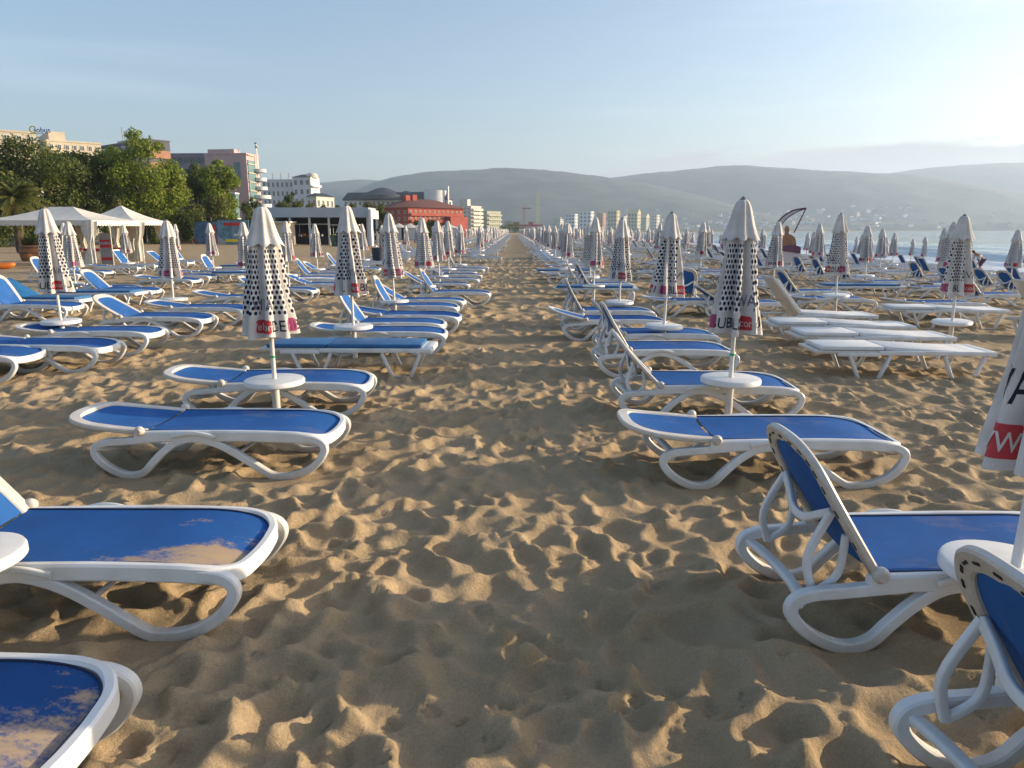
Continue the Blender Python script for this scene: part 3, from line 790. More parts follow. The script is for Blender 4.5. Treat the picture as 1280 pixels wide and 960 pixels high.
ORD = 'first second third fourth fifth sixth seventh eighth ninth tenth eleventh twelfth thirteenth fourteenth'.split()
def seq(first, step, last):
    out = list(first)
    while out[-1] + step < last: out.append(out[-1] + step)
    return out
ROWS = [   # side, row word, x, list of distances, x drift
    ('hotel', 'first', -2.12, seq([2.6, 6.1, 9.5, 13.0, 16.6, 20.2], 3.65, 260)),
    ('sea', 'first', 1.93, seq([2.75, 6.1, 9.7, 13.1, 16.7, 20.2], 3.65, 260)),
    ('hotel', 'second', -6.35, seq([10.1, 13.7, 17.5, 21.1, 24.9], 3.7, 240)),
    ('sea', 'second', 6.25, seq([10.2, 14.2, 17.8, 21.4], 3.7, 240)),
    ('hotel', 'third', -10.5, [17.5, 21.6, 25.3, 29.2]),
    ('hotel', 'fourth', -15.2, [24.6, 29.0, 33]),
    ('sea', 'third', 10.6, seq([18.0, 21.8], 3.7, 220)),
    ('sea', 'fourth', 14.6, seq([21.3, 25.0], 3.8, 200)),
    ('sea', 'fifth', 19.0, seq([28.5], 3.9, 190)),
    ('sea', 'sixth', 23.4, seq([33.5], 4.2, 170)),
    ('sea', 'seventh', 27.2, seq([45.5], 5.2, 120)),
]
spots = []
for side, row, x0, ds in ROWS:
    for i, d in enumerate(ds):
        r2 = random.Random(int(d*100)+int(x0*10))
        x = x0 + .0*d + r2.gauss(0, .06 if d < 20 else .13); y = d + (0 if d < 20 else r2.gauss(0, .25))
        spots.append((math.hypot(x, y), side, row, i, x, y, len(ds)))
spots.sort()
far_rest = []
UMB = []
count = 0
for dist, side, row, i, x, y, n in spots:
    r2 = random.Random(int(dist*1000))
    if i > 3 and r2.random() < .04: continue
    count += 1
    if count > 296:
        far_rest.append((x, y, r2.uniform(0, 6), r2.uniform(.95, 1.05))); continue
    if i < len(ORD) - 2:
        lab = 'closed white umbrella, %s along the %s row on the %s side' % (ORD[i], row, side)
        if n > 14 and i == 0 and row == 'first': lab = 'closed white umbrella with table, nearest of the %s row on the %s side' % (row, side)
    else:
        lab = 'small far closed umbrella past the twelfth in the %s row, %s side' % (row, side)
    lod = 0 if dist < 16 else (1 if dist < 48 else 2)
    lean = (r2.gauss(0, .018), r2.gauss(0, .022)); sc = r2.uniform(.96, 1.04); rz = r2.uniform(0, 6.28); can = None; tape = False
    if (side, row, i) == ('sea', 'first', 0): rz = 0; lean = (0, .04); can = CAN_EDGE; sc = 1.0; x = 1.87; y = 2.52
    if (side, row, i) == ('hotel', 'first', 1): rz = R(-90-72); lean = (0, .006); sc = .97; tape = True
    if (side, row, i) == ('sea', 'first', 1): rz = R(-90-235); lean = (0, .012); sc = 1.0; tape = True; x = 1.86
    if (side, row, i) == ('hotel', 'first', 0): x = -2.18; lean = (0, -.05)
    if (side, row, i) == ('hotel', 'second', 0): lean = (.0, -.02)
    u = umbrella(lab, x, y, rz, lod, r2.randrange(3), sc, lean, True, tape, can)
    UMB.append((side, row, i, x, y, dist))
def merged_copies(name, me, items, kind):
    """what lies past the 300 largest of a kind, as one object"""
    v = np.empty(len(me.vertices)*3); me.vertices.foreach_get('co', v); v = v.reshape(-1, 3)
    fs = [tuple(p.vertices) for p in me.polygons]; mi = [p.material_index for p in me.polygons]
    b = MB()
    for x, y, rz, sc in items:
        c, s = math.cos(rz)*sc, math.sin(rz)*sc; z = gz(x, y)
        b.add(np.stack([v[:,0]*c-v[:,1]*s+x, v[:,0]*s+v[:,1]*c+y, v[:,2]*sc+z], 1).tolist(), fs, 0)
        b.m[-len(mi):] = mi
    o = b.build(name, list(me.materials)); return tag(o, kind='stuff')
if far_rest:
    merged_copies('far_umbrellas', FAR_U, far_rest, 'stuff')['label'] = 'far mass of closed umbrellas where the rows run together'

# ------------------------------------------------------------------ the loungers, near ones measured, far ones in pairs round their umbrella
BG, PG = 'blue sun loungers on the beach', 'padded loungers on the beach'
near = [
    ('dusty blue lounger in the bottom corner, only its foot end in view', -2.14, 1.78, 4, 'dusty'),
    ('blue lounger with sand patch on its seat and raised back, nearest hotel-side table', -2.05, 3.05, 50, 'sandy'),
    ('flat blue lounger in front of the tall dotted hotel-side umbrella with tape ring', -2.18, 5.05, 5, 'blue'),
    ('flat blue lounger right behind the round table of the hotel-side dotted umbrella', -2.27, 6.65, 5, 'blue'),
    ('flat blue lounger behind the teal padded lounger beside the second hotel-side table', -1.86, 9.95, 5, 'blue'),
    ('blue lounger with steep raised back behind the second umbrella on the hotel side', -1.97, 10.95, 56, 'blue'),
    ('nearly flat blue lounger in front of the third umbrella on the hotel side', -1.80, 11.95, 8, 'blue'),
    ('blue lounger with raised back just before the third hotel-side umbrella table', -1.95, 13.4, 60, 'blue'),
    ('blue lounger with low raised back behind the third hotel-side umbrella', -1.9, 14.5, 30, 'blue'),
    ('blue lounger with raised back jutting furthest into the aisle on the hotel side', -1.45, 16.4, 56, 'blue'),
    ('nearest lounger on the sea side, steep back seen from behind, cut by the frame', 1.88, 1.67, 58, 'blue'),
    ('blue lounger with slotted white back frame raised steeply, beside the nearest sea-side table', 1.79, 2.97, 58, 'blue'),
    ('flat blue lounger in front of the dotted sea-side umbrella with tape ring', 1.66, 4.85, 5, 'blue'),
    ('blue lounger with half raised back behind the table of the sea-side dotted umbrella', 1.64, 6.55, 45, 'blue'),
    ('blue lounger with pale raised back in front of the second sea-side umbrella', 1.66, 8.5, 58, 'blue'),
    ('blue lounger with raised back right behind the second sea-side table', 1.80, 9.75, 45, 'blue'),
    ('flat blue lounger in front of the third sea-side umbrella, head over the aisle', 1.45, 11.3, 14, 'blue'),
    ('blue lounger with dark steep back before the third sea-side umbrella', 1.5, 12.6, 60, 'blue'),
    ('flat blue lounger standing between the first and second rows on the sea side', 3.45, 14.3, 5, 'blue'),
    ('flat blue lounger cut by the frame edge, only its round foot end in view', -6.42, 8.2, 4, 'blue'),
    ('flat blue lounger in front of the second-row dotted umbrella by the gazebo', -5.86, 8.8, 4, 'blue'),
    ('flat blue lounger behind the table of the second-row umbrella by the gazebo', -5.85, 9.95, 5, 'blue'),
    ('blue lounger with low raised back between two second-row umbrellas on the hotel side', -5.85, 11.7, 30, 'blue'),
    ('nearly flat blue lounger in front of the second umbrella of the second hotel-side row', -5.7, 13.1, 7, 'blue'),
    ('nearly flat blue lounger behind the second umbrella of the second hotel-side row', -5.75, 15.2, 9, 'blue'),
    ('blue lounger with low raised back before the third umbrella, second hotel-side row', -5.6, 17.2, 26, 'blue'),
    ('blue lounger with broad steep back facing the camera beside a padded teal lounger', -9.1, 13.6, 60, 'blue'),
    ('blue lounger with raised back before the first umbrella of the third hotel-side row', -9.35, 17.2, 45, 'blue'),
    ('blue lounger with slightly raised back before the fourth umbrella, second hotel-side row', -5.0, 18.9, 22, 'blue'),
    ('small flat blue lounger just past the white padded ones towards the water', 8.0, 13.9, 5, 'blue'),
]
FEET = [(x+fx, y+fy) for lab, x, y, a, k in near if y < 14 for fx in (.57, -.45) for fy in (-.33, .33)]
FEET += [(x, y) for d_, s_, r_, i_, x, y, n_ in spots if d_ < 12]
make_ground()
for lab, x, y, a, k in near:
    lounger(lab, x, y, a, k, R(rnd.gauss(0, 1.6)), BG, .0, rnd.gauss(0, .5))
lounger('blue lounger turned lengthwise, its upright blue back facing the camera', 3.62, 16.2, 66, 'blue', R(92), BG)
bench('teal padded lounger on splayed white legs in front of the second hotel-side umbrella', -1.9, 8.55, 0, 'teal', R(-1.5), PG)
bench('teal padded lounger with half raised back beside the steep blue back', -9.45, 14.6, 30, 'teal', R(-4), PG)
bench('flat teal padded lounger behind the half raised teal one', -9.2, 16.1, 0, 'teal', R(1), PG)
bench('flat teal padded lounger far out near the painted boards', -8.6, 23.4, 0, 'teal', R(1), PG)
bench('flat white padded lounger, nearest of the white ones on splayed legs', 4.48, 8.35, 0, 'white', R(-3), PG)
bench('second white padded lounger from the camera, its foot end sloping', 4.72, 9.5, 0, 'white', R(-2), PG)
bench('third white padded lounger from the camera in the white stack of four', 4.8, 10.6, 0, 'white', R(-4), PG)
bench('white padded lounger with raised back behind the three flat white ones', 4.9, 11.9, 52, 'white', R(-2), PG)
bench('flat white padded lounger right behind the first umbrella of the second sea-side row', 7.55, 12.7, 0, 'white', R(-3), PG)
bench('white padded lounger with raised beige back at the edge of the frame', 8.75, 11.4, 50, 'white', R(2), PG)
bench('white flat lounger far off before the fourth umbrella, second hotel-side row', -5.1, 20.3, 0, 'white', R(2), PG)

taken = [(a[1], a[2]) for a in near] + [(3.62,16.2),(-1.9,8.55),(-9.45,14.6),(-9.2,16.1),(4.48,8.4),(4.72,9.35),(4.8,10.15),(4.9,11.35),(7.55,12.7),(8.75,11.4),(-5.1,20.3),(-8.6,23.4)]
cand = []
for side, row, i, x, y, dist in UMB + [('x', 'x', 99, a, b, math.hypot(a, b)) for a, b, c, d in far_rest]:
    r2 = random.Random(int(dist*917))
    for k, dy in ((0, -.85), (1, .8)):
        xx = x + r2.gauss(.12, .18); yy = y + dy + r2.gauss(0, .12)
        if side == 'sea' and row in ('second', 'third', 'fourth', 'fifth'):
            if k == 1 and r2.random() < .5: cand.append((math.hypot(x-1.95, y+.2), side, row, i, 2, x-1.95+r2.gauss(0,.1), y+r2.gauss(0,.2)))
        if any(abs(xx-a) < 1.6 and abs(yy-b) < .75 for a, b in taken) or yy < 16 and row == 'first' or row == 'second' and yy < 15: continue
        cand.append((math.hypot(xx, yy), side, row, i, k, xx, yy))
cand.sort()
cnt = len(taken); rest_l = []
for dist, side, row, i, k, x, y in cand:
    if (abs(x)/max(y, .1)) > .80: continue
    r2 = random.Random(int(dist*773)); q = r2.random()
    ang = 5 if q < .55 else (30 if q < .66 else (52 if q < .8 else 60))
    cnt += 1
    if cnt > 296:
        rest_l.append((x, y, r2.gauss(0, .03), 1.0)); continue
    rz = r2.gauss(0, .05)
    place = ('in front of', 'behind', 'beside')[k]
    if i < 9:
        st = 'flat' if ang < 10 else ('low backed' if ang < 40 else 'raised')
        lab = '%s blue lounger %s the %s umbrella, %s row on the %s side' % (st, place, ORD[i], row, side)
    else: lab = 'small far blue lounger past the ninth umbrella, %s row on the %s side' % (row, side)
    if dist < 30:
        if r2.random() < .08: bench(lab.replace('blue', 'teal padded'), x, y, 0 if ang < 10 else ang, 'teal', rz, PG)
        else: lounger(lab, x, y, ang, 'blue', rz, BG, .02, r2.gauss(0, .5))
    else:
        o = link('sun_lounger', FAR_L[0 if ang < 10 else (1 if ang < 50 else 2)]); o.location = (x, y, gz(x, y)-.01); o.rotation_euler = (0, 0, rz)
        tag(o, lab, 'sun lounger', BG)
if rest_l:
    merged_copies('far_loungers', FAR_L[0], rest_l, 'stuff')['label'] = 'far mass of loungers under the rows of umbrellas'

# a cup left on a table
t = thing('paper_cup', 'tall white cup left standing on the third sea-side umbrella table', 'cup', (2.13, 13.02, gz(2.1, 13)+.414))
b = MB(); b.lathe([(0,.0),(.03,0),(.036,.13),(.033,.13),(.028,.01)], 16); b.build('cup_body', MT['cloth'], t)
b = MB(); b.lathe([(0,.155),(.02,.155),(.026,.135),(.038,.133),(.038,.128),(0,.128)], 16); b.build('lid', MT['plastic'], t)

#@@BG0@@
# ------------------------------------------------------------------ background materials
def bm_(k, *a, **kw): MT[k] = M2(k, *a, **kw)
bm_('cream_wall', (.60,.52,.40), (.52,.45,.34), .85, .6); bm_('slate_wall', (.10,.10,.12), (.08,.08,.10), .8, .5)
bm_('brick_wall', (.40,.20,.12), (.34,.17,.11), .85, 1.2); bm_('pink_wall', (.56,.38,.36), (.50,.34,.33), .85, .5)
bm_('lilac_shade_wall', (.22,.20,.25), (.18,.17,.22), .8, .5); bm_('white_wall', (.68,.68,.68), (.58,.58,.60), .8, .4)  # lilac: colour of the shade on that front, put into the wall
bm_('red_wall', (.36,.075,.05), (.28,.055,.04), .85, .6); bm_('red_roof', (.22,.07,.045), (.15,.05,.035), .85, 2)
bm_('pale_wall', (.60,.58,.50), (.52,.50,.44), .85, .4); bm_('green_wall', (.42,.43,.32), (.36,.37,.28), .85, .4)
bm_('yellow_wall', (.58,.50,.30), (.50,.42,.26), .85, .4); bm_('dark_roof', (.045,.055,.075), (.03,.035,.05), .7, .6)
bm_('glass', (.03,.045,.055), (.06,.08,.09), .12, .8); bm_('teal_glass', (.16,.26,.26), (.12,.2,.21), .15, .6)
bm_('frame_white', (.66,.66,.64), rough=.5); bm_('frame_cream', (.62,.52,.36), rough=.6)
bm_('metal', (.35,.36,.37), rough=.4, metal=.6); bm_('rust', (.30,.10,.05), rough=.8)
bm_('canvas', (.68,.65,.59), (.58,.55,.49), .8, 3, .2, 30); bm_('curtain', (.70,.67,.58), (.58,.55,.47), .85, 5, .3, 20)
bm_('wood', (.34,.15,.05), (.24,.10,.035), .7, 5); bm_('hoop', (.06,.05,.045), rough=.5)
bm_('red_cloth', (.55,.03,.04), (.42,.025,.03), .8, 6); bm_('orange_plastic', (.62,.17,.02), rough=.4)
bm_('grey_wall', (.32,.32,.33), (.25,.25,.26), .9, 2, .3, 30); bm_('bark', (.10,.07,.045), (.06,.045,.03), .95, 6, .6, 30)
bm_('tent_roof', (.44,.49,.55), (.38,.43,.49), .7, .5); bm_('inside_dark', (.035,.035,.045), rough=.9)
bm_('bin_green', (.05,.11,.06), rough=.5); bm_('bin_dark', (.03,.04,.06), rough=.5)
bm_('skin', (.42,.22,.14), rough=.6); bm_('shirt', (.60,.58,.60), rough=.9); bm_('shorts', (.10,.06,.12), rough=.9); bm_('bag', (.03,.08,.10), rough=.8); bm_('hair', (.04,.02,.015), rough=.7)
bm_('sail_white', (.62,.58,.62), rough=.6); bm_('purple', (.16,.06,.12), (.10,.04,.08), .5, 6); bm_('tan_print', (.42,.22,.12), (.26,.12,.07), .6, 8)
bm_('sign_blue', (.02,.08,.30), rough=.4); bm_('sign_yellow', (.85,.62,.02), rough=.4)
def leaf(name, a, b_, c):
    m, nt, p = nodes(name); p.inputs['Roughness'].default_value = .55; p.inputs['Specular IOR Level'].default_value = .25
    tc = N(nt, 'TexCoord'); nz = N(nt, 'TexNoise'); nz.inputs['Scale'].default_value = 1.1; nz.inputs['Detail'].default_value = 6
    L(nt, tc.outputs['Object'], nz.inputs['Vector']); r = ramp(nt, nz.outputs[0], [(.32, a), (.5, b_), (.68, c)]); L(nt, r.outputs[0], p.inputs['Base Color'])
    tr = N(nt, 'BsdfTranslucent'); L(nt, r.outputs[0], tr.inputs[0]); mxs = N(nt, 'MixShader'); mxs.inputs[0].default_value = .42
    o = nt.nodes['Material Output']; L(nt, p.outputs[0], mxs.inputs[1]); L(nt, tr.outputs[0], mxs.inputs[2]); L(nt, mxs.outputs[0], o.inputs[0]); return m
MT['leaf_dark'] = leaf('leaf_dark', (.05,.075,.016), (.09,.12,.024), (.155,.165,.036))
MT['leaf_bright'] = leaf('leaf_bright', (.11,.165,.018), (.19,.25,.03), (.29,.31,.055))
MT['leaf_olive'] = leaf('leaf_olive', (.07,.09,.02), (.12,.13,.03), (.18,.17,.05))
MT['leaf_palm'] = leaf('leaf_palm', (.08,.10,.02), (.15,.16,.035), (.26,.22,.07))

# ------------------------------------------------------------------ trees
def tree(label, u, Y, vtop, halfpx, mat, name='leafy_tree', slim=1.0, low=.22, n=3600, leafs=.30, trunkvis=True, seed=None, cat='tree', group=None):
    rs = random.Random(seed or int(u*31+Y)); x = (u-642.5)/F0*Y*.98; zb = gz(x, Y); top = H0 + (288-vtop)/F0*Y - zb; rad = halfpx/F0*Y
    t = thing(name, label, cat, (x, Y, zb), 0, group)
    b = MB(); hh = top*.8
    trunk = [(rs.gauss(0,.08)*k, rs.gauss(0,.08)*k, hh*k/6) for k in range(7)]
    b.tube(trunk, [max(.03, top*.022*(1-k/7.5)) for k in range(7)], 8)
    lobes = []
    nl = 15
    for k in range(nl):
        f = rs.uniform(low, .93); a = rs.uniform(0, 6.28)
        env = math.sin(max(.08, min(1, (f-low*.6)/(1-low*.6)))*math.pi*.92)**.6
        rr = rad*slim*env*rs.uniform(.35, .82); c = Vector((rr*math.cos(a), rr*math.sin(a), top*f*.93))
        s = rad*rs.uniform(.34, .54)
        lobes.append((c, s)); 
        st = Vector(trunk[min(5, 1+int(f*4))]); mid = st.lerp(c, .55) + Vector((0,0,-.1*top*.2))
        b.tube(spline([st, mid, c], 3), [max(.015, top*.009*(1-q/7)) for q in range(7)], 5)
    lobes.append((Vector((0, 0, top*.93-rad*.1)), rad*.25))
    b.build('trunk', MT['bark'], t)
    vs = []; fs = []
    wts = [s*s for c, s in lobes]; tot = sum(wts)
    for (c, s), w_ in zip(lobes, wts):
        m_ = int(2.3*n*w_/tot)
        # each lobe is a handful of twigs' worth of leaf clumps
        for q in range(m_):
            d = Vector((rs.gauss(0,1), rs.gauss(0,1), rs.gauss(0,1))).normalized()
            r = s*(rs.random()**.42)*(1 + .28*math.sin(d.x*5+c.x*3)*math.sin(d.y*6+c.y)*math.sin(d.z*5))
            p = c + Vector((d.x*r, d.y*r, d.z*r*.82)); l = leafs*rs.uniform(.55, 1.25)
            ax = (d + Vector((rs.gauss(0,.7), rs.gauss(0,.7), rs.gauss(0,.7)))).normalized()
            u_ = ax.orthogonal().normalized(); w2 = ax.cross(u_); an = rs.uniform(0, 6.28)
            e1 = (u_*math.cos(an)+w2*math.sin(an))*l*.5; e2 = (w2*math.cos(an)-u_*math.sin(an))*l*.3
            i = len(vs); vs += [p-e1, p+e2, p+e1, p-e2]; fs.append((i, i+1, i+2, i+3))
    g = MB(); g.add(vs, fs, 0, False); g.build('crown', mat, t)
    return t
TG = 'trees behind the beach'
DK, BR, OL = MT['leaf_dark'], MT['leaf_bright'], MT['leaf_olive']
tree('dark green tree at the frame edge beyond the palm', -28, 66, 186, 62, DK, n=4600, group=TG)
tree('tall dark tree with uneven crown right behind the palm', 30, 64, 173, 56, DK, n=5200, group=TG)
tree('dark tree standing between the tall dark one and the gazebo roofs', 74, 68, 188, 44, DK, n=4200, group=TG)
tree('narrow dark tree below the cream stepped hotel', 112, 70, 190, 36, DK, n=3600, group=TG)
tree('bright green tree, lower left shoulder of the big light clump', 152, 74, 184, 32, BR, n=3600, group=TG)
tree('tallest bright green poplar hiding the slate building', 180, 72, 164, 42, BR, n=6000, group=TG, slim=.85)
tree('bright green tree on the right flank of the tall poplar', 208, 73, 178, 32, BR, n=4200, group=TG, slim=.85)
tree('low olive tree in front of the bright poplars', 226, 76, 222, 26, OL, n=2600, group=TG)
tree('dark pointed tree before the lilac-shaded glass building', 252, 84, 204, 28, DK, n=3200, group=TG, slim=.8)
tree('light green poplar before the pink tower', 280, 82, 200, 27, BR, n=4200, group=TG, slim=.8)
tree('low olive bush tree under the light poplar', 268, 79, 248, 26, OL, n=2200, group=TG)
tree('small dark round tree beside the pink tower base', 318, 98, 246, 15, DK, n=1500, group=TG)
for i, (u, v, r, m_, lb) in enumerate([(356,252,14,DK,'dark tree just above the long pale pavilion, leftmost there'),(369,240,12,DK,'dark cone-shaped tree rising over the long pavilion'),
    (392,254,11,OL,'olive bush tree before the white hotel annex'),(406,256,12,OL,'second olive bush tree by the white hotel annex'),(424,256,12,DK,'dark tree between the white hotel and the domed hotel'),
    (442,255,13,DK,'dark tree below the left wing of the domed hotel'),(460,252,13,OL,'olive tree below the dome'),(478,254,12,DK,'dark tree left of the red hotel roof')]):
    tree(lb, u, 112+3*(i % 3), v, r, m_, n=1300, leafs=.34, low=.15, group=TG)
for u, v, r, Y, lb in ((492,277,10,150,'dark shrub tree at the corner of the red hotel'),(523,276,9,150,'dark shrub tree in front of the red hotel, nearer its corner'),(541,275,10,150,'dark shrub tree in front of the red hotel, towards its middle'),
    (632,277,9,420,'dark tree right of the pale green block'),(645,278,8,470,'dark tree below the red and white building')):
    tree(lb, u, Y, v, r, DK, n=700, leafs=.5, low=.12, group=TG)
for i, (u, w_) in enumerate(((-6,26),(48,24),(96,24),(146,22),(200,20),(240,18))):
    nm = ('at the frame edge','under the tall dark tree','behind the long gazebo ridge','behind the small gazebo','below the bright poplars','left of the painted boards')[i]
    tree('low dark bush '+nm, u, 60+i*2.5, 262, w_, DK, 'bush', low=.08, n=1500, leafs=.22, cat='bush', group='bushes under the trees')
tree('thin young tree with a bare stem behind the small gazebo', 150, 56, 243, 8, OL, 'young_tree', low=.6, n=420, leafs=.2, group=TG)

def palm(label, u, Y, vtop, r):
    rs = random.Random(5); x = (u-642.5)/F0*Y*.98; zb = gz(x, Y); hz = H0+(288-vtop)/F0*Y - zb
    t = thing('palm_tree', label, 'palm', (x, Y, zb))
    b = MB(); pts = [(0,0,hz*k/10) for k in range(11)]; b.tube(pts, [.26+.05*(k % 2) for k in range(11)], 10); b.build('trunk', MT['bark'], t)
    b = MB(); vs = []; fs = []
    for k in range(52):
        a = rs.uniform(0, 6.28); el = rs.uniform(-.55, 1.25); ln = r*rs.uniform(.8, 1.1); pr = None
        for q in range(9):
            s = q/8; p = Vector((math.cos(a)*ln*s*math.cos(el*.8), math.sin(a)*ln*s*math.cos(el*.8), hz + ln*(math.sin(el)*s - .45*s*s)))
            if pr is not None:
                d = (p-pr).normalized(); sd_ = d.cross(Vector((0,0,1))); sd_ = sd_.normalized() if sd_.length > .01 else Vector((1,0,0))
                for sg in (-1, 1):
                    for j in range(2):
                        o = pr.lerp(p, j*.5); tip = o + sd_*sg*.42*(1-.55*s) + d*.2 - Vector((0,0,.16))
                        i = len(vs); vs += [o, o+d*.17, tip]; fs.append((i, i+1, i+2))
            pr = p
    b.add(vs, fs, 0, False); b.build('fronds', MT['leaf_palm'], t)
palm('fan palm with ragged yellowing fronds behind the gazebo', 24, 50, 250, 2.3)

# ------------------------------------------------------------------ buildings
WIN = {}
def winmesh(w_, h_, fr):
    k = (round(w_, 2), round(h_, 2), fr)
    if k not in WIN:
        b = MB(); f = min(.12, w_*.12)
        b.box((-w_/2,-.05,0), (w_/2,.05,f)); b.box((-w_/2,-.05,h_-f), (w_/2,.05,h_)); b.box((-w_/2,-.048,f), (-w_/2+f,.05,h_-f)); b.box((w_/2-f,-.048,f), (w_/2,.05,h_-f)); b.box((-f/3,-.045,f), (f/3,.05,h_-f))
        b.box((-w_/2+f,-.015,f), (-f/3,.03,h_-f), 1); b.box((f/3,-.015,f), (w_/2-f,.03,h_-f), 1)
        WIN[k] = b.mesh('window', [MT[fr], MT['glass']])
    return WIN[k]
def block(name, label, Y, uc, ul, ur, vtop, phi, wall, floors=5, n1=0, n2=0, fr='frame_white', roof=None, roofh=0, balc=False, cat='building', vbase=None, ov=.4, parapet=True, wsc=.5):
    """a building from its near corner: sunny face along local +x, shaded face along local +y"""
    ph = R(phi); k = lambda u: (u-642.5)/F0*.98
    xc = k(uc)*Y; zb = gz(xc, Y); h = H0 + (288-vtop)/F0*Y - zb
    solve = lambda u, tx, ty: (k(u)*Y-xc)/(tx-k(u)*ty)
    L1 = max(2, abs(solve(ur, math.sin(ph), math.cos(ph)))); L2 = max(2, abs(solve(ul, -math.cos(ph), math.sin(ph))))
    t = thing(name, label, cat, (xc, Y, zb), math.atan2(math.cos(ph), math.sin(ph)))
    b = MB(); b.box((0,0,-1), (L1,L2,h))
    if parapet: b.box((-.15,-.15,h+.003), (L1+.15,L2+.15,h+.35))
    b.build('wall', MT[wall], t)
    if roof:
        b = MB(); r = min(L1, L2)*.42
        vs = [(-ov,-ov,h+.36), (L1+ov,-ov,h+.36), (L1+ov,L2+ov,h+.36), (-ov,L2+ov,h+.36)]
        if L1 >= L2: vs += [(r, L2/2, h+roofh), (L1-r, L2/2, h+roofh)]; fs = [(0,1,5,4),(1,2,5),(2,3,4,5),(3,0,4),(3,2,1,0)]
        else: vs += [(L1/2, r, h+roofh), (L1/2, L2-r, h+roofh)]; fs = [(0,1,4),(1,2,5,4),(2,3,5),(3,0,4,5),(3,2,1,0)]
        b.add(vs, fs, 0, False); b.build('roof', MT[roof], t)
    fh = h/floors
    for f in range(floors):
        z = f*fh + fh*.22
        for face, n_, Ln in ((0, n1, L1), (1, n2, L2)):
            for i in range(n_):
                me = winmesh(Ln/n_*wsc, fh*.56, fr)
                o = link('window', me, t); c = Ln*(i+.5)/n_
                if face == 0: o.location = (c, -.06, z)
                else: o.location = (-.06, c, z); o.rotation_euler = (0,0,-math.pi/2)
        if balc and f > 0:
            b = MB(); b.box((.3,-1.3,f*fh-.1), (L1-.3,-.002,f*fh+.08)); b.box((.3,-1.3,f*fh+.083), (L1-.3,-1.2,f*fh+.9))
            b.build('balcony', MT[wall if balc is True else balc], t)
    return t, L1, L2, h
# cream hotel with the sign on its roof
t, L1, L2, h = block('hotel', 'cream hotel with blue lettering on its roof, behind the dark trees', 150, -60, -110, 62, 168, 52, 'cream_wall', 8, 8, 3, balc=True)
b = MB(); b.box((L1*.1, 1.5, h+.36), (L1*.52, L2*.6, h+1.2)); b.build('roof_house', MT['cream_wall'], t)
sg = thing('roof_sign', 'blue rooftop letters with yellow initial on the cream hotel', 'sign', pt(38, 166.5, 146), R(4)); sg.scale = (.62,)*3
b = MB(); me = text_mesh('lobus', 1.55)
bm = bmesh.new(); bm.from_mesh(me); b.bm(bm, 0, Matrix.Translation((1.25,0,.25)) @ Matrix.Rotation(math.pi/2, 4, 'X'), False)
n0 = len(b.v); b.add([(x, y+.12, z) for x, y, z in b.v[:n0]], [f for f in b.f], 0, False)
b.build('blue_letters', MT['sign_blue'], sg)
b = MB(); bm = bmesh.new(); bm.from_mesh(text_mesh('G', 2.1)); b.bm(bm, 0, Matrix.Translation((-.45,0,.1)) @ Matrix.Rotation(math.pi/2, 4, 'X'), False)
n0 = len(b.v); b.add([(x, y+.12, z) for x, y, z in b.v[:n0]], [f for f in b.f], 0, False); b.build('yellow_initial', MT['sign_yellow'], sg)
b = MB(); b.box((-.3,.14,-.2), (5.3,.24,.0)); 
for x in (0, 1.7, 3.4, 5): b.box((x,.15,-1.2), (x+.1,.25,-.2))
b.build('sign_rack', MT['metal'], sg)
t, L1, L2, h = block('hotel', 'cream stepped hotel with shaded balconies behind narrow dark tree', 172, 74, 60, 139, 184, 50, 'cream_wall', 8, 7, 2, balc=True)
b = MB(); b.box((.5,.5,h+.36), (L1*.35, L2*.9, h+2.2)); b.build('roof_house', MT['cream_wall'], t)
t, L1, L2, h = block('office_block', 'dark slate building with a brick side, behind the tall poplar', 195, 196, 124, 223, 183, 38, 'slate_wall', 8, 0, 9, ov=.2)
b = MB()
for f in range(7): b.box((.2,-.35,h*(f+.55)/8), (L1-.2,-.002,h*(f+1.2)/8))
b.build('brick_side', MT['brick_wall'], t)
b = MB(); b.box((L1*.05, L2*.3, h+.36), (L1*.6, L2*.5, h+.9)); b.tube([(L1*.1, L2*.42, h+.9),(L1*.1, L2*.42, h+4.4)], .12, 6); b.tube([(L1*.1+.5, L2*.42, h+.9),(L1*.1+.5, L2*.42, h+3.6)], .1, 6); b.build('roof_mast', MT['metal'], t)
block('office_block', 'flat building coloured in lilac shade with long window bands between two tree clumps', 240, 292, 222, 300, 199, 4, 'lilac_shade_wall', 7, 1, 9, 'lilac_shade_wall', wsc=.86)
t, L1, L2, h = block('hotel_tower', 'pink tower with glazed sunny side and round white balconies', 222, 315, 264, 330, 199, 8, 'pink_wall', 9)
b = MB(); b.box((1,L2*.32,h+.36), (L1*.6,L2-.6,h+1.6)); b.build('roof_house', MT['pink_wall'], t)
b = MB(); b.box((L1*.06,-.22,h*.12), (L1*.62,-.003,h*.93)); b.build('glazing', MT['teal_glass'], t)
for f in range(9):
    b = MB(); b.box((L1*.04,-.5,h*(f+1)/9-.25), (L1*.64,-.225,h*(f+1)/9)); b.build('floor_band', MT['cream_wall'], t)
b = MB(); b.box((-.2,L2*.16,h*.66), (-.003,L2*.30,h*.90)); b.build('window', MT['teal_glass'], t)
for f in range(1, 8):
    b = MB(); r_ = 2.0 + (.9 if f < 5 else 0); b.lathe([(0,0),(r_,0),(r_,1.0),(r_-.15,1.0),(r_-.15,.25),(0,.25)], 20, c=(L1*.80,-.8,h*f/9+.3)); b.build('balcony', MT['white_wall'], t)
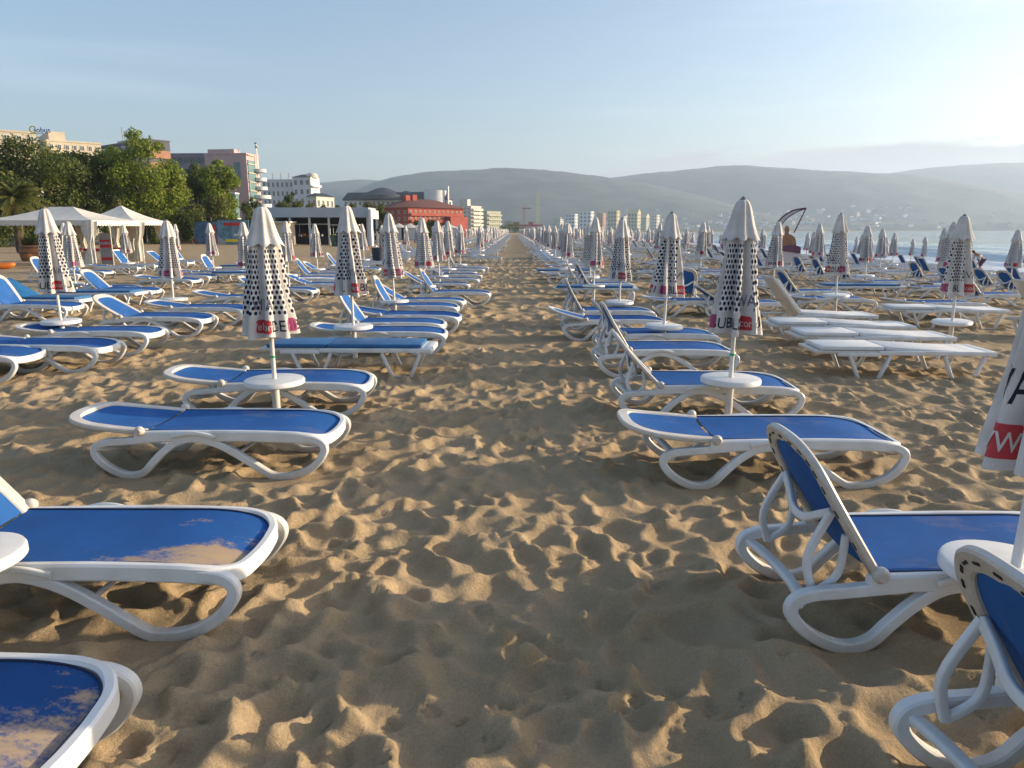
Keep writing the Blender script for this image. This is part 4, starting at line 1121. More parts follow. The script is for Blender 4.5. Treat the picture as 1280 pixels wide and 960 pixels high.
b = MB(); b.tube([(L1*.7,-.7,h*.5),(L1*.7,-.7,h+3.5)], .16, 6); b.sphere((L1*.7,-.7,h+2.6), .45); b.box((L1*.7-.4,-1.1,h+3.4), (L1*.7+.4,-.3,h+3.8)); b.build('mast', MT['metal'], t)
t, L1, L2, h = block('hotel', 'white hotel in shade, long wing over the pavilion', 330, 371, 332, 374, 229, 6, 'white_wall', 6, 1, 7)
b = MB()
for q in (.2, .45, .7): b.tube([(2, L2*q, h), (2, L2*q, h+3.4)], .15, 5)
b.build('aerial', MT['metal'], t)
t, L1, L2, h = block('hotel', 'white hotel tower with curved balconies and arched gable', 322, 392, 370, 403, 226, 22, 'white_wall', 6, 0, 3, roof='dark_roof', roofh=1.6, balc=True)
b = MB(); b.lathe([(0,0),(2.6,0),(2.6,.8),(2.2,1.6),(1.3,2.1),(0,2.3)], 20, c=(L1*.5, 1.5, h)); b.build('gable', MT['pale_wall'], t)
block('annex', 'low white annex with dark roof at the foot of the hotel tower', 300, 398, 386, 420, 249, 25, 'pale_wall', 3, 4, 2, roof='dark_roof', roofh=1.8)
t, L1, L2, h = block('hotel', 'long hotel with dark mansard roof and dome above the trees', 430, 560, 432, 566, 252, 10, 'white_wall', 5, 1, 22, parapet=False)
b = MB(); b.box((-.6,-.6,h), (L1+.6,L2+.6,h+.5)); vs = [(-.8,-.8,h+.5),(L1+.8,-.8,h+.5),(L1+.8,L2+.8,h+.5),(-.8,L2+.8,h+.5),(1.8,1.8,h+4.6),(L1-1.8,1.8,h+4.6),(L1-1.8,L2-1.8,h+4.6),(1.8,L2-1.8,h+4.6)]
b.add(vs, [(0,1,5,4),(1,2,6,5),(2,3,7,6),(3,0,4,7),(4,5,6,7)], 0, False); b.build('mansard_roof', MT['dark_roof'], t)
b = MB(); b.lathe([(0,5.0),(1.6,4.9),(4,4.3),(8,2.7),(12.5,.9),(14,.3),(14,-2)], 28, c=(L1*.4, L2*.64, h+2.4)); b.build('dome', MT['dark_roof'], t)
b = MB(); b.lathe([(0,4.3),(2,4),(3.4,2.3),(4.0,1)], 16, c=(3, L2*.40, h+1)); b.build('turret', MT['dark_roof'], t)
b = MB(); b.lathe([(0,4.2),(6.4,4.2),(6.4,-3),(0,-3)], 24, c=(1, 7.5, h+1.0)); b.build('rotunda', MT['white_wall'], t)
b = MB(); b.box((-1.3,-1.0,-1), (.3,-.2,h+7.6)); b.build('pylon', MT['white_wall'], t)
t, L1, L2, h = block('hotel', 'red hotel with red tiled roof and cream windows', 200, 511, 474, 579, 262.5, 42, 'red_wall', 4, 12, 5, 'frame_cream', roof='red_roof', roofh=2.9, ov=.8, parapet=True, wsc=.34)
for f in (1, 2, 3):
    b = MB(); b.box((.5,-.75,h*f/4-.12), (L1-.5,-.002,h*f/4+.05)); b.box((.5,-.75,h*f/4+.05), (L1-.5,-.68,h*f/4+.75)); b.build('balcony', MT['red_wall'], t)
b = MB(); b.box((L1*.3,L2*.4,h+2), (L1*.3+1.6,L2*.4+1.6,h+4)); b.build('chimney', MT['red_wall'], t)
b = MB(); b.box((L1*.18,L2*.4,h+2), (L1*.18+1.6,L2*.4+1.6,h+3.8)); b.build('chimney', MT['red_wall'], t)
b = MB(); b.box((L1*.66,-2.2,-1), (L1*.99,-.002,h*.72)); b.build('bay', MT['red_wall'], t)
t, L1, L2, h = block('apartment_block', 'cream apartment block just right of the red hotel', 330, 589, 570, 602, 260, 30, 'pale_wall', 7, 5, 4, balc=True)
b = MB(); b.box((1,L2*.3,h+.36), (L1*.4,L2*.8,h+3.2)); b.build('roof_house', MT['pale_wall'], t)
block('apartment_block', 'pale green apartment block further along than the cream one', 430, 609, 601, 626, 266, 35, 'green_wall', 5, 6, 3, balc=True)

# the long open pavilion with the market stalls under it
k = lambda u, Y: (u-642.5)/F0*Y*.98
PY = 78; x0, x1 = k(336, PY), k(462, PY)
t = thing('pavilion', 'long low pavilion with pale flat roof at the top of the beach', 'pavilion', ((x0+x1)/2, PY, gz(x0, PY)))
hw_ = (x1-x0)/2; zb = gz(x0, PY)
b = MB(); b.box((-hw_,0,2.75), (hw_,4,3.75)); b.build('roof', MT['tent_roof'], t)
b = MB(); b.box((-hw_,3.7,0), (hw_,3.9,2.745)); b.build('back_wall', MT['inside_dark'], t)
for i in range(6):
    b = MB(); x = -hw_+.2+i*(2*hw_-.4)/5; b.box((x-.1,.2,-.3), (x+.1,.4,2.75)); b.build('post', MT['frame_white'], t)
b = MB(); b.box((hw_+.003,-.4,-.3), (hw_+.3,.6,3.55)); b.box((hw_+.003,.603,2.6), (hw_+.3,4,3.5)); b.build('end_wall', MT['white_wall'], t)
def stall(label, u, Y, w_, col, stuff):
    t = thing('market_stall', label, 'stall', (k(u, Y), Y, gz(k(u, Y), Y)))
    b = MB(); b.box((-w_/2,-.4,.0), (w_/2,.4,.85)); b.build('counter', MT[col], t)
    b = MB()
    for sx in (-1, 1): b.tube([(sx*w_*.46,.35,.85), (sx*w_*.46,.35,2.1)], .03, 6)
    b.build('uprights', MT['frame_white'], t)
    b = MB(); b.box((-w_/2-.1,-.6,2.1), (w_/2+.1,.5,2.2)); b.build('shelter', MT['canvas'], t)
    rs = random.Random(int(u))
    for i in range(int(w_*2)):
        b = MB(); s = rs.uniform(.1,.17); b.rbox((-s,-s,0), (s,s,rs.uniform(.15,.4)), .02); o = b.build('goods_box', MT[rs.choice(stuff)], t); o.location = (-w_/2+.25+i*.48, rs.uniform(-.2,.1), .853)
stall('dark market stall with red goods under the pavilion', 392, 80, 3.4, 'inside_dark', ['redprint','orange_plastic','frame_white'])
stall('market stall with yellow and green goods near the pavilion end', 432, 80, 3.0, 'bin_green', ['sign_yellow','bin_green','redprint'])
t = thing('kiosk', 'beige plywood kiosk at the near end of the pavilion', 'kiosk', (k(350, 76), 76, gz(k(350, 76), 76)))
b = MB(); b.box((-1.0,0,-.2), (1.0,2,2.2)); b.build('wall', MT['cream_wall'], t); b = MB(); b.box((-1.15,-.2,2.203), (1.15,2.2,2.35)); b.build('roof', MT['pale_wall'], t)
for i, (u, v) in enumerate(((418, 'green'), (424, 'dark'), (428, 'green'))):
    Y = 74; t = thing('waste_bin', '%s wheeled bin in front of the market stalls, %s' % ('dark' if v == 'dark' else 'green', ('nearest the red goods','in the middle of three','nearest the pavilion end')[i]), 'bin', (k(u, Y), Y, gz(k(u, Y), Y)), 0, 'bins before the pavilion')
    b = MB(); b.add([(-.26,-.3,0),(.26,-.3,0),(.26,.3,0),(-.26,.3,0),(-.34,-.38,1.05),(.34,-.38,1.05),(.34,.38,1.05),(-.34,.38,1.05)], [(3,2,1,0),(0,1,5,4),(1,2,6,5),(2,3,7,6),(3,0,4,7)], 0, False); b.build('bin_body', MT['bin_'+v], t)
    b = MB(); b.rbox((-.37,-.42,1.053), (.37,.42,1.13), .03); b.build('lid', MT['bin_'+v], t)
t = thing('litter_bin', 'dark blue litter bin on the open sand before the red hotel', 'bin', (k(472, 33), 33, gz(k(472, 33), 33)))
b = MB(); b.lathe([(0,0),(.24,0),(.30,.85),(.31,.88),(.27,.88),(.25,.3)], 18); b.build('bin_body', MT['bin_dark'], t); b = MB(); b.tube([(.36,0,0),(.36,0,1.25)], .03, 8); b.build('post', MT['metal'], t)
t = thing('fence_panel', 'white slatted fence panel beside the pavilion end', 'fence', (k(480, 80), 80, gz(k(480, 80), 80)))
b = MB()
for i in range(7): b.box((-1.2+i*.38,-.03,.1), (-1.05+i*.38,.03,1.5))
b.box((-1.3,.033,.4), (1.5,.07,.55)); b.box((-1.3,.033,1.1), (1.5,.07,1.25)); b.build('slats', MT['frame_white'], t)
for i, (u, w_) in enumerate(((498, 2.2), (512, 2.6), (560, 3))):
    Y = 120; t = thing('beach_hut', ('small white hut left of the red parasols','white kiosk roof below the red hotel balconies','low white hut at the right foot of the red hotel')[i], 'hut', (k(u, Y), Y, gz(k(u, Y), Y)))
    b = MB(); b.box((-w_/2,0,0), (w_/2,2,2.0)); b.build('wall', MT['white_wall'], t); b = MB(); b.add([(-w_/2-.2,-.2,2.0),(w_/2+.2,-.2,2.0),(w_/2+.2,2.2,2.0),(-w_/2-.2,2.2,2.0),(0,1,2.7)], [(0,1,4),(1,2,4),(2,3,4),(3,0,4),(3,2,1,0)], 0, False); b.build('roof', MT['canvas'], t)

# painted boards and the low wall in front of the trees
def mural(name, c1, c2, c3, sc):
    m, nt, p = nodes(name); p.inputs['Roughness'].default_value = .7
    tc = N(nt, 'TexCoord'); nz = N(nt, 'TexNoise'); nz.inputs['Scale'].default_value = sc; nz.inputs['Detail'].default_value = 3; nz.inputs['Distortion'].default_value = 1.4
    L(nt, tc.outputs['Object'], nz.inputs['Vector']); r = ramp(nt, nz.outputs[0], [(.40, c1), (.46, c2), (.56, c2), (.6, c3)]); L(nt, r.outputs[0], p.inputs['Base Color']); return m
def board(label, u0, u1, v0, m, Y=72, extra=None):
    xa, xb = k(u0, Y), k(u1, Y); z = gz(xa, Y); h = H0+(288-v0)/F0*Y - z
    t = thing('painted_board', label, 'board', ((xa+xb)/2, Y, z)); w_ = xb-xa
    b = MB(); b.box((-w_/2,-.05,.0), (w_/2,.05,h)); b.build('panel', m, t)
    b = MB(); b.box((-w_/2-.03,-.08,h+.002), (w_/2+.03,.08,h+.07)); b.build('top_rail', MT['hoop'], t)
    for a, c, d, e, kk in extra or (): b = MB(); b.rbox((-w_/2+w_*a,-.065,h*c), (-w_/2+w_*d,-.052,h*e), .005); b.build('painted_shape', MT[kk], t)
board('dark purple board painted with white shapes beside the small gazebo', 185, 209, 279, mural('mural_purple', (.05,.03,.06), (.10,.06,.09), (.45,.42,.42), .9))
board('blue and red painted board left of the light blue one', 243, 272, 278, mural('mural_blue_red', (.05,.12,.20), (.08,.17,.26), (.30,.05,.06), .8), extra=((.62,.1,.95,.85,'redprint'),))
board('light blue painted board with red lettering band along its top', 273, 312, 276, mural('mural_light_blue', (.08,.18,.26), (.15,.27,.34), (.40,.42,.40), .7), extra=((.2,.76,.8,.90,'redprint'),(.22,.10,.62,.22,'sign_yellow'),(.5,.35,.9,.44,'frame_white')))
Y = 73; t = thing('low_wall', 'low grey rendered wall between the purple and blue boards', 'wall', (k(226, Y), Y, gz(k(226, Y), Y)))
b = MB(); b.box((-1.5,-.12,0), (1.45,.12,1.45)); b.build('wall_body', MT['grey_wall'], t); b = MB(); b.box((-1.55,-.17,1.453), (1.5,.17,1.52)); b.build('coping', MT['pale_wall'], t)
t = thing('awning', 'small pale canvas awning above the blue and red board', 'awning', (k(247, 76), 76, gz(k(247, 76), 76)))
b = MB(); b.add([(-1.5,-.9,2.3),(1.4,-.9,2.55),(1.4,.9,2.65),(-1.5,.9,2.45),(-1.5,-.9,2.2),(1.4,-.9,2.45)], [(0,1,2,3),(4,5,1,0)], 0, False); b.build('canvas', MT['canvas'], t)
b = MB(); 
b.tube([(-1.4,.6,0),(-1.4,.6,2.4)], .04, 6); b.build('post', MT['metal'], t); b = MB(); b.tube([(1.3,.6,0),(1.3,.6,2.6)], .04, 6); b.build('post', MT['metal'], t)
t = thing('glazed_kiosk', 'narrow glazed blue kiosk tower in front of the pink tower', 'kiosk', (k(293, 102), 102, gz(k(293, 102), 102)))
b = MB(); b.box((-.75,-.7,0), (.75,.7,6.0)); b.build('glass_body', MT['teal_glass'], t)
b = MB(); 
for z in (2.3, 2.6, 6.0): b.box((-.85,-.8,z), (.85,.8,z+.2))
b.build('rim', MT['frame_white'], t)

# gazebos with tied curtains
def gazebo(label, u, Y, W, D, he, hr, ridge, rz, cur):
    x = k(u, Y); z0 = gz(x, Y); t = thing('gazebo', label, 'gazebo', (x, Y, z0), R(rz), 'white gazebos by the palm')
    b = MB(); a = W/2; d = D/2
    n_ = 12; vs = []
    roof = lambda p, q: None
    E = [(-a,-d,he),(a,-d,he),(a,d,he),(-a,d,he)]; Rg = [(-ridge,0,hr),(ridge,0,hr)]
    def patch(c00, c10, c11, c01, nn=8):
        vs = []; 
        for i in range(nn+1):
            for j in range(nn+1):
                s, q = i/nn, j/nn; p = Vector(c00).lerp(Vector(c10), s).lerp(Vector(c01).lerp(Vector(c11), s), q); p.z -= .10*math.sin(math.pi*q)*(1-.3*abs(s-.5)); vs.append(p)
        b.add(vs, [(i*(nn+1)+j, (i+1)*(nn+1)+j, (i+1)*(nn+1)+j+1, i*(nn+1)+j+1) for i in range(nn) for j in range(nn)])
    patch(E[0], E[1], Rg[1], Rg[0]); patch(E[1], E[2], Rg[1], Rg[1]); patch(E[2], E[3], Rg[0], Rg[1]); patch(E[3], E[0], Rg[0], Rg[0])
    b.build('roof', MT['canvas'], t)
    b = MB()
    for p, q in ((0,1),(1,2),(2,3),(3,0)):
        A_, B_ = Vector(E[p]), Vector(E[q]); ln = (B_-A_).length; m_ = int(ln/.055); vs = []
        for i in range(m_+1):
            c = A_.lerp(B_, i/m_); vs += [c, c - Vector((0,0,.20+.05*abs(math.sin(math.pi*i/4))))]
        b.add(vs, [(2*i, 2*i+1, 2*i+3, 2*i+2) for i in range(m_)])
    b.build('valance', MT['canvas'], t)
    for i, (ex, ey, _) in enumerate(E):
        b = MB(); b.tube([(ex*.98,ey*.98,-.1),(ex*.98,ey*.98,he)], .03, 8); b.build('post', MT['frame_white'], t)
        if i in cur:
            b = MB(); ix = -1 if ex > 0 else 1; tops = []
            prof = [(he-.05,.34,.0),(1.5,.26,.0),(1.05,.10,.0),(.9,.11,.02),(.5,.20,.06),(.12,.26,.10)]
            rings = []
            for zz, r_, off in prof:
                rings.append([(ex*.96+ix*(.12+off)+r_*math.cos(2*math.pi*q/20)*(1+.25*math.cos(q*2.5)), ey*.96+.11*math.sin(2*math.pi*q/20)*(1+.4*math.cos(q*3)), zz) for q in range(20)])
            vs = [v for r_ in rings for v in r_]
            b.add(vs, [(i_*20+q, i_*20+(q+1) % 20, (i_+1)*20+(q+1) % 20, (i_+1)*20+q) for i_ in range(len(prof)-1) for q in range(20)]); b.build('curtain', MT['curtain'], t)
    return t
gazebo('large white gazebo with long ridge and tied curtains, nearest the barrel', 82, 35, 5.3, 4.0, 2.08, 2.72, .55, -3, (0,1,2,3))
gazebo('smaller pointed white gazebo behind the right end of the large one', 155, 38.5, 2.9, 3.0, 2.12, 2.88, .03, -2, (0,1,2,3))
Y = 39; t = thing('barrel_planter', 'wooden barrel planter with dark hoops under the gazebo edge', 'planter', (k(35, Y), Y, gz(k(35, Y), Y)))
b = MB(); b.lathe([(0,0),(.40,0),(.48,.25),(.50,.45),(.48,.65),(.43,.85),(.38,.85),(.36,.7),(0,.7)], 28); b.build('staves', MT['wood'], t)
for z, r_ in ((.12,.452),(.42,.508),(.70,.480)):
    b = MB(); b.lathe([(r_-.02,z),(r_+.008,z),(r_+.008,z+.05),(r_-.02,z+.05)], 28); b.build('hoop', MT['hoop'], t)
rs = random.Random(3); g = MB(); vs = []; fs = []
for q in range(160):
    a = rs.uniform(0, 6.28); r_ = rs.uniform(0,.3); p = Vector((r_*math.cos(a), r_*math.sin(a), .75)); d = Vector((rs.gauss(0,.3), rs.gauss(0,.3), rs.uniform(.3,.8))); sd_ = d.cross(Vector((0,0,1))).normalized()*.05
    i = len(vs); vs += [p-sd_, p+sd_, p+d]; fs.append((i, i+1, i+2))
g.add(vs, fs, 0, False); g.build('foliage', MT['leaf_olive'], t)
for i, (u, Y, w_) in enumerate(((80, 36.2, 1.3), (121, 35.6, 1.1), (148, 37.5, 1.3))):
    t = thing('massage_table', ('red topped folding table behind the dotted umbrella','red topped folding table in the middle of the gazebo','red topped folding table under the small gazebo')[i], 'table', (k(u, Y), Y, gz(k(u, Y), Y)), 0, 'red tables under the gazebos')
    b = MB(); b.rbox((-w_/2,-.3,.66), (w_/2,.3,.78), .03); b.build('table_top', MT['red_cloth'], t)
    b = MB(); b.rbox((-w_/2-.01,-.31,.60), (w_/2+.01,.31,.657), .01); b.build('white_apron', MT['frame_white'], t)
    for sx in (-1, 1):
        for sy in (-1, 1): b = MB(); b.tube([(sx*w_*.42,sy*.26,.6),(sx*w_*.46,sy*.28,-.05)], .02, 6); b.build('leg', MT['frame_white'], t)
Y = 34; t = thing('price_board', 'tall dark board with red bands leaning at the gazebo front', 'board', (k(131, Y), Y, gz(k(131, Y), Y)), R(-4))
b = MB(); b.box((-.27,-.02,.1), (.27,.02,1.5)); b.build('panel', MT['grey_wall'], t)
for z0, z1 in ((.28,.42),(.86,1.0),(1.12,1.22)): b = MB(); b.box((-.26,-.03,z0), (.26,-.022,z1)); b.build('red_band', MT['red_cloth'], t)
for sx in (-1, 1): b = MB(); b.tube([(sx*.29,0,-.05),(sx*.29,0,1.95)], .022, 6); b.build('post', MT['curtain'], t)
t = thing('kayak', 'orange plastic kayak lying on the sand at the frame edge', 'kayak', (k(-34, 31), 31, gz(k(-34, 31), 31)), R(8))
b = MB(); P_ = spline([(-1.5,0,.18),(-1.2,0,.16),(-.5,0,.15),(.4,0,.15),(1.1,0,.17),(1.5,0,.24)], 4); nP = len(P_)
b.sweep(P_, lambda i: [((.02+.34*math.sin(math.pi*i/(nP-1))**.7)*math.cos(2*math.pi*q/14), (.03+.16*math.sin(math.pi*i/(nP-1))**.6)*math.sin(2*math.pi*q/14)) for q in range(14)], up=(0,0,1)); b.build('hull', MT['orange_plastic'], t)
b = MB(); b.lathe([(.30,.0),(.33,.02),(.30,.05),(.27,.02),(.30,.0)], 18, c=(-.1,0,.29)); b.build('seat_rim', MT['hoop'], t)

# windsurf signboard among the seaward rows
Y = 32; xw = k(984, Y); t = thing('windsurf_sign', 'tall cut-out sign of a windsurfer with purple board between the umbrellas', 'sign', (xw, Y, gz(xw, Y)), R(-6))
q = lambda u, v: Vector(((u-984)/F0*Y*.98, 0, H0+(288-v)/F0*Y - gz(xw, Y)))
out_ = spline([q(968,284), q(976,273), q(988,265), q(1004,262)], 6); inn = spline([q(975,284), q(981,275), q(991,267.5), q(1004,262)], 6)
b = MB(); b.tube(out_, .035, 8); b.tube(inn, .025, 8); b.tube([q(1004,262), q(992,291)], .03, 8); b.build('sail_frame', MT['purple'], t)
b = MB(); n_ = len(out_); vs = [p+Vector((0,-.012,0)) for p in out_] + [p+Vector((0,-.012,0)) for p in inn]; vs += [p+Vector((0,.012,0)) for p in vs[:2*n_]]
fs = [(i, i+1, n_+i+1, n_+i) for i in range(n_-1)] + [(2*n_+n_+i, 2*n_+n_+i+1, 2*n_+i+1, 2*n_+i) for i in range(n_-1)]; b.add(vs, fs, 0, False); b.build('sail', MT['sail_white'], t)
def cut(name, P_, m, y0, y1):
    bm = bmesh.new(); vs_ = [bm.verts.new((p.x, y0, p.z)) for p in P_]; f = bm.faces.new(vs_); r_ = bmesh.ops.extrude_face_region(bm, geom=[f])
    for v in [g_ for g_ in r_['geom'] if isinstance(g_, bmesh.types.BMVert)]: v.co.y = y1
    bmesh.ops.recalc_face_normals(bm, faces=bm.faces[:]); b = MB(); b.bm(bm, 0, None, False); return b.build(name, m, t)
cut('figure', spline([q(975,311), q(974,302), q(975,296), q(979,293.5), q(981,292), q(980,288), q(980,285), q(982.5,282.5), q(985,285), q(985.5,289), q(985,292), q(989,294), q(993,297), q(995,303), q(994,311)], 3, True), MT['tan_print'], -.05, .01)
cut('board_shape', spline([q(970,313), q(979,307.5), q(990,306), q(1000,308), q(1001,313), q(1000,316), q(990,314.5), q(980,313.5)], 4, True), MT['purple'], -.08, .02)
cut('wave_shape', spline([q(973,318), q(980,313.5), q(990,314.5), q(1000,316), q(1003,325), q(972,325)], 3, True), MT['sail_white'], -.04, .012)
for u in (978, 996): b = MB(); p = q(u, 322); b.tube([(p.x,.04,-.3),(p.x,.04,p.z)], .03, 6); b.build('post', MT['metal'], t)

# ------------------------------------------------------------------ the stooping person at the water's edge
def person():
    Y = 41; x = k(1231, Y); z = gz(x, Y)
    t = thing('person', 'person in pale shirt stooping at the water edge with dark bag in hand', 'person', (x, Y, z), R(190))
    J = {'pel': ((0,0,.86),.125), 'wst': ((.10,0,1.0),.115), 'che': ((.30,0,1.12),.13), 'nek': ((.43,0,1.19),.055), 'hd0': ((.50,0,1.22),.075),
         'hd1': ((.58,0,1.25),.085)}
    E = [('pel','wst'),('wst','che'),('che','nek'),('nek','hd0'),('hd0','hd1')]
    for s, n_ in ((1,'l'),(-1,'r')):
        f = .16 if s > 0 else -.14
        J.update({'hp'+n_: ((0,.09*s,.80),.095), 'kn'+n_: ((.06+f*.6,.10*s,.45),.062), 'an'+n_: ((f,.10*s,.08),.042), 'to'+n_: ((f+.17,.11*s,.03),.035),
                  'sh'+n_: ((.32,.17*s,1.10),.058), 'el'+n_: ((.34,.22*s,.82),.042), 'wr'+n_: ((.44,.20*s,.60),.032), 'ha'+n_: ((.47,.20*s,.52),.034)})
        E += [('pel','hp'+n_),('hp'+n_,'kn'+n_),('kn'+n_,'an'+n_),('an'+n_,'to'+n_),('che','sh'+n_),('sh'+n_,'el'+n_),('el'+n_,'wr'+n_),('wr'+n_,'ha'+n_)]
    def grow(keys, grow_=0., name='x'):
        ks = [j for j in J if j in keys]; ix = {j: i for i, j in enumerate(ks)}
        me = bpy.data.meshes.new(name); me.from_pydata([J[j][0] for j in ks], [(ix[a], ix[c]) for a, c in E if a in ix and c in ix], [])
        o = bpy.data.objects.new(name, me); C.objects.link(o); m = o.modifiers.new('s', 'SKIN'); m.use_smooth_shade = True
        for j in ks: sv_ = me.skin_vertices[0].data[ix[j]]; sv_.radius = (J[j][1]+grow_,)*2; sv_.use_root = (ix[j] == 0)
        o.modifiers.new('u', 'SUBSURF').levels = 1
        bpy.context.view_layer.update(); dg = bpy.context.evaluated_depsgraph_get(); m2 = bpy.data.meshes.new_from_object(o.evaluated_get(dg)); bpy.data.objects.remove(o); return m2
    me = grow(list(J), 0, 'body'); me.materials.clear(); me.materials.append(MT['skin']); link('body', me, t)
    me = grow(['wst','che','shl','ell','shr','elr'], .018, 'shirt'); me.materials.clear(); me.materials.append(MT['shirt']); link('shirt', me, t)
    me = grow(['pel','hpl','hpr','knl','knr'], .02, 'shorts'); me.materials.clear(); me.materials.append(MT['shorts']); link('shorts', me, t)
    b = MB(); b.sphere((.60,0,1.285), .098, sc=(1.1,.95,.9)); b.build('hair', MT['hair'], t)
    bg_ = thing('shoulder_bag', 'dark cloth bag hanging from the hand of the stooping person', 'bag', (x-.56, Y+.05, z+.1), R(10))
    b = MB(); b.rbox((-.16,-.10,0), (.16,.10,.34), .05); b.build('bag_body', MT['bag'], bg_); b = MB(); b.tube(spline([(-.1,0,.33),(0,0,.5),(.1,0,.33)], 6), .012, 6); b.build('strap', MT['bag'], bg_)
person()

# ------------------------------------------------------------------ far town
t = thing('site_building', 'low red and white building where the aisle vanishes', 'building', (k(655, 640), 640, gz(k(655, 640), 640)), 0)
b = MB(); b.box((-14,0,-2), (16,14,6.2)); b.build('wall', MT['white_wall'], t)
for z0 in (2.4, 5.0): b = MB(); b.box((-14.2,-.6,z0), (16.2,-.003,z0+1.3)); b.build('red_band', MT['redprint'], t)
for i, (x, w_) in enumerate(((-9, 5), (4, 4))): b = MB(); b.box((x,2,6.203), (x+w_,9,8.6)); b.build('roof_house', MT['red_wall'], t)
def crane(label, u, vt, Y, m, jib):
    x = k(u, Y); z = gz(x, Y); h = H0+(288-vt)/F0*Y-z; t = thing('tower_crane', label, 'crane', (x, Y, z), 0, 'cranes over the far town')
    b = MB(); s = .9
    for sx in (-s, s):
        for sy in (-s, s): b.tube([(sx,sy,0),(sx,sy,h)], .16, 4)
    n_ = int(h/3)
    for i in range(n_): b.tube([(-s,-s,h*i/n_),(s,-s,h*(i+1)/n_)], .1, 4); b.tube([(s,s,h*i/n_),(-s,s,h*(i+1)/n_)], .1, 4)
    b.build('mast', m, t); b = MB(); b.tube([(-jib*.3,0,h),(jib,0,h)], .35, 4); b.tube([(0,0,h+4),(jib*.8,0,h)], .08, 4); b.tube([(0,0,h),(0,0,h+4)], .2, 4); b.build('jib', m, t)
crane('thin red crane over the red and white building', 655, 262, 640, MT['rust'], 6)
crane('thin yellow crane beside the red and white building', 672, 246, 660, MT['yellow_wall'], 3)
TB = [(692,704,273,760,'pale_wall','small pale block right of the yellow crane'),(706,722,267,820,'white_wall','white flat block behind the first seaward umbrellas'),(724,742,264,860,'white_wall','larger white block left of the tan one'),
      (745,757,266,840,'brick_wall','tan block with lit side left of the yellow tower'),(759,774,263,800,'yellow_wall','yellow tower block with lit side'),(775,783,270,860,'pale_wall','narrow pale block between the two yellow ones'),
      (784,800,266,790,'yellow_wall','yellow block with pointed gable'),(801,811,271,830,'green_wall','olive block right of the pointed gable'),(813,824,268,900,'pale_wall','faint pale block at the town end'),(862,872,271,1500,'yellow_wall','lit pale tower alone on the far shore')]
for u0, u1, v, Y, m_, lb in TB:
    t, L1, L2, h = block('apartment_block', lb, Y*1.5, u1-4, u0, u1, v+2, 35, m_, 5, 2, 3, parapet=True)
    if 'gable' in lb: b = MB(); b.add([(-.3,-.3,h+.36),(L1+.3,-.3,h+.36),(L1/2,-.3,h+7),(-.3,L2+.3,h+.36),(L1+.3,L2+.3,h+.36),(L1/2,L2+.3,h+7)], [(0,1,2),(4,3,5),(0,2,5,3),(1,4,5,2),(0,3,4,1)], 0, False); b.build('roof', MT['yellow_wall'], t)
from mathutils.bvhtree import BVHTree
bpy.context.view_layer.update()
dgx = bpy.context.evaluated_depsgraph_get()
trees_ = [BVHTree.FromObject(o, dgx) for o in C.objects if o.type == 'MESH' and o.name.startswith('hills')]
hm_ = {}
for key, wm, rm in (('a','white_wall','red_roof'),('b','pale_wall','red_roof'),('c','white_wall','dark_roof'),('d','cream_wall','brick_wall')):
    b = MB(); b.box((-5,-4,-4), (5,4,6)); b.add([(-5.6,-4.6,6),(5.6,-4.6,6),(5.6,4.6,6),(-5.6,4.6,6),(-3,0,8.6),(3,0,8.6)], [(0,1,5,4),(1,2,5),(2,3,4,5),(3,0,4)], 1, False); hm_[key] = b.mesh('house', [MT[wm], MT[rm]])
rs = random.Random(19); made = 0
while made < 170:
    u = rs.uniform(700, 1278); v = 287 - abs(rs.gauss(0, 9)) - 1.0
    if u > 1000 and rs.random() < .5: u = rs.gauss(1090, 70); v = rs.gauss(270, 7)
    if v < 250 or v > 286.5 or u > 1290: continue
    d = ray(u, v).normalized(); hit = None
    for tr in trees_:
        p, n_, i_, dist = tr.ray_cast(Vector((0,0,H0)), d)
        if p is not None and (hit is None or dist < hit[1]): hit = (p, dist)
    if not hit: continue
    o = link('house', hm_[rs.choice('aabbcd')]); o.location = hit[0]; o.rotation_euler = (0,0,rs.uniform(-.6,.6)); s = rs.uniform(.55, 1.15); o.scale = (s*rs.uniform(.8,1.6), s, s*rs.uniform(.7,1.5))
    tag(o, 'tiny pale house among many on the hazy far hillside', 'house', 'houses on the far hillside'); made += 1
#@@BG1@@
# ------------------------------------------------------------------ camera, light, sky
cd = bpy.data.cameras.new('camera'); cam = bpy.data.objects.new('camera', cd); C.objects.link(cam)
cam.location = (0, 0, H0); cam.rotation_euler = (math.pi/2 - PITCH, 0, .0)
cd.sensor_width = 36; cd.lens = F0/1280*36; cd.clip_end = 20000; cd.clip_start = .05
cd.shift_x = -2.5/1280
S.camera = cam
sd = bpy.data.lights.new('sun', 'SUN'); so = bpy.data.objects.new('sun', sd); C.objects.link(so)
sv = Vector((math.cos(SUN_EL)*math.sin(SUN_AZ), math.cos(SUN_EL)*math.cos(SUN_AZ), math.sin(SUN_EL)))
so.rotation_euler = sv.to_track_quat('Z', 'Y').to_euler(); so.location = (30, 5, 40)
sd.energy = 5.0; sd.angle = R(.55); sd.color = (1, .81, .56)
w = bpy.data.worlds.new('World'); S.world = w; w.use_nodes = True
nt = w.node_tree; nt.nodes.clear()
out = N(nt, 'OutputWorld'); bg = N(nt, 'Background'); sky = N(nt, 'TexSky', sky_type='NISHITA')
sky.sun_disc = False; sky.sun_elevation = SUN_EL; sky.sun_rotation = SUN_AZ; sky.air_density = 1.0; sky.dust_density = 2.6; sky.ozone_density = 2.7; sky.altitude = 0
bg.inputs[1].default_value = .15
tc = N(nt, 'TexCoord'); sp = N(nt, 'SeparateXYZ'); L(nt, tc.outputs['Generated'], sp.inputs[0])
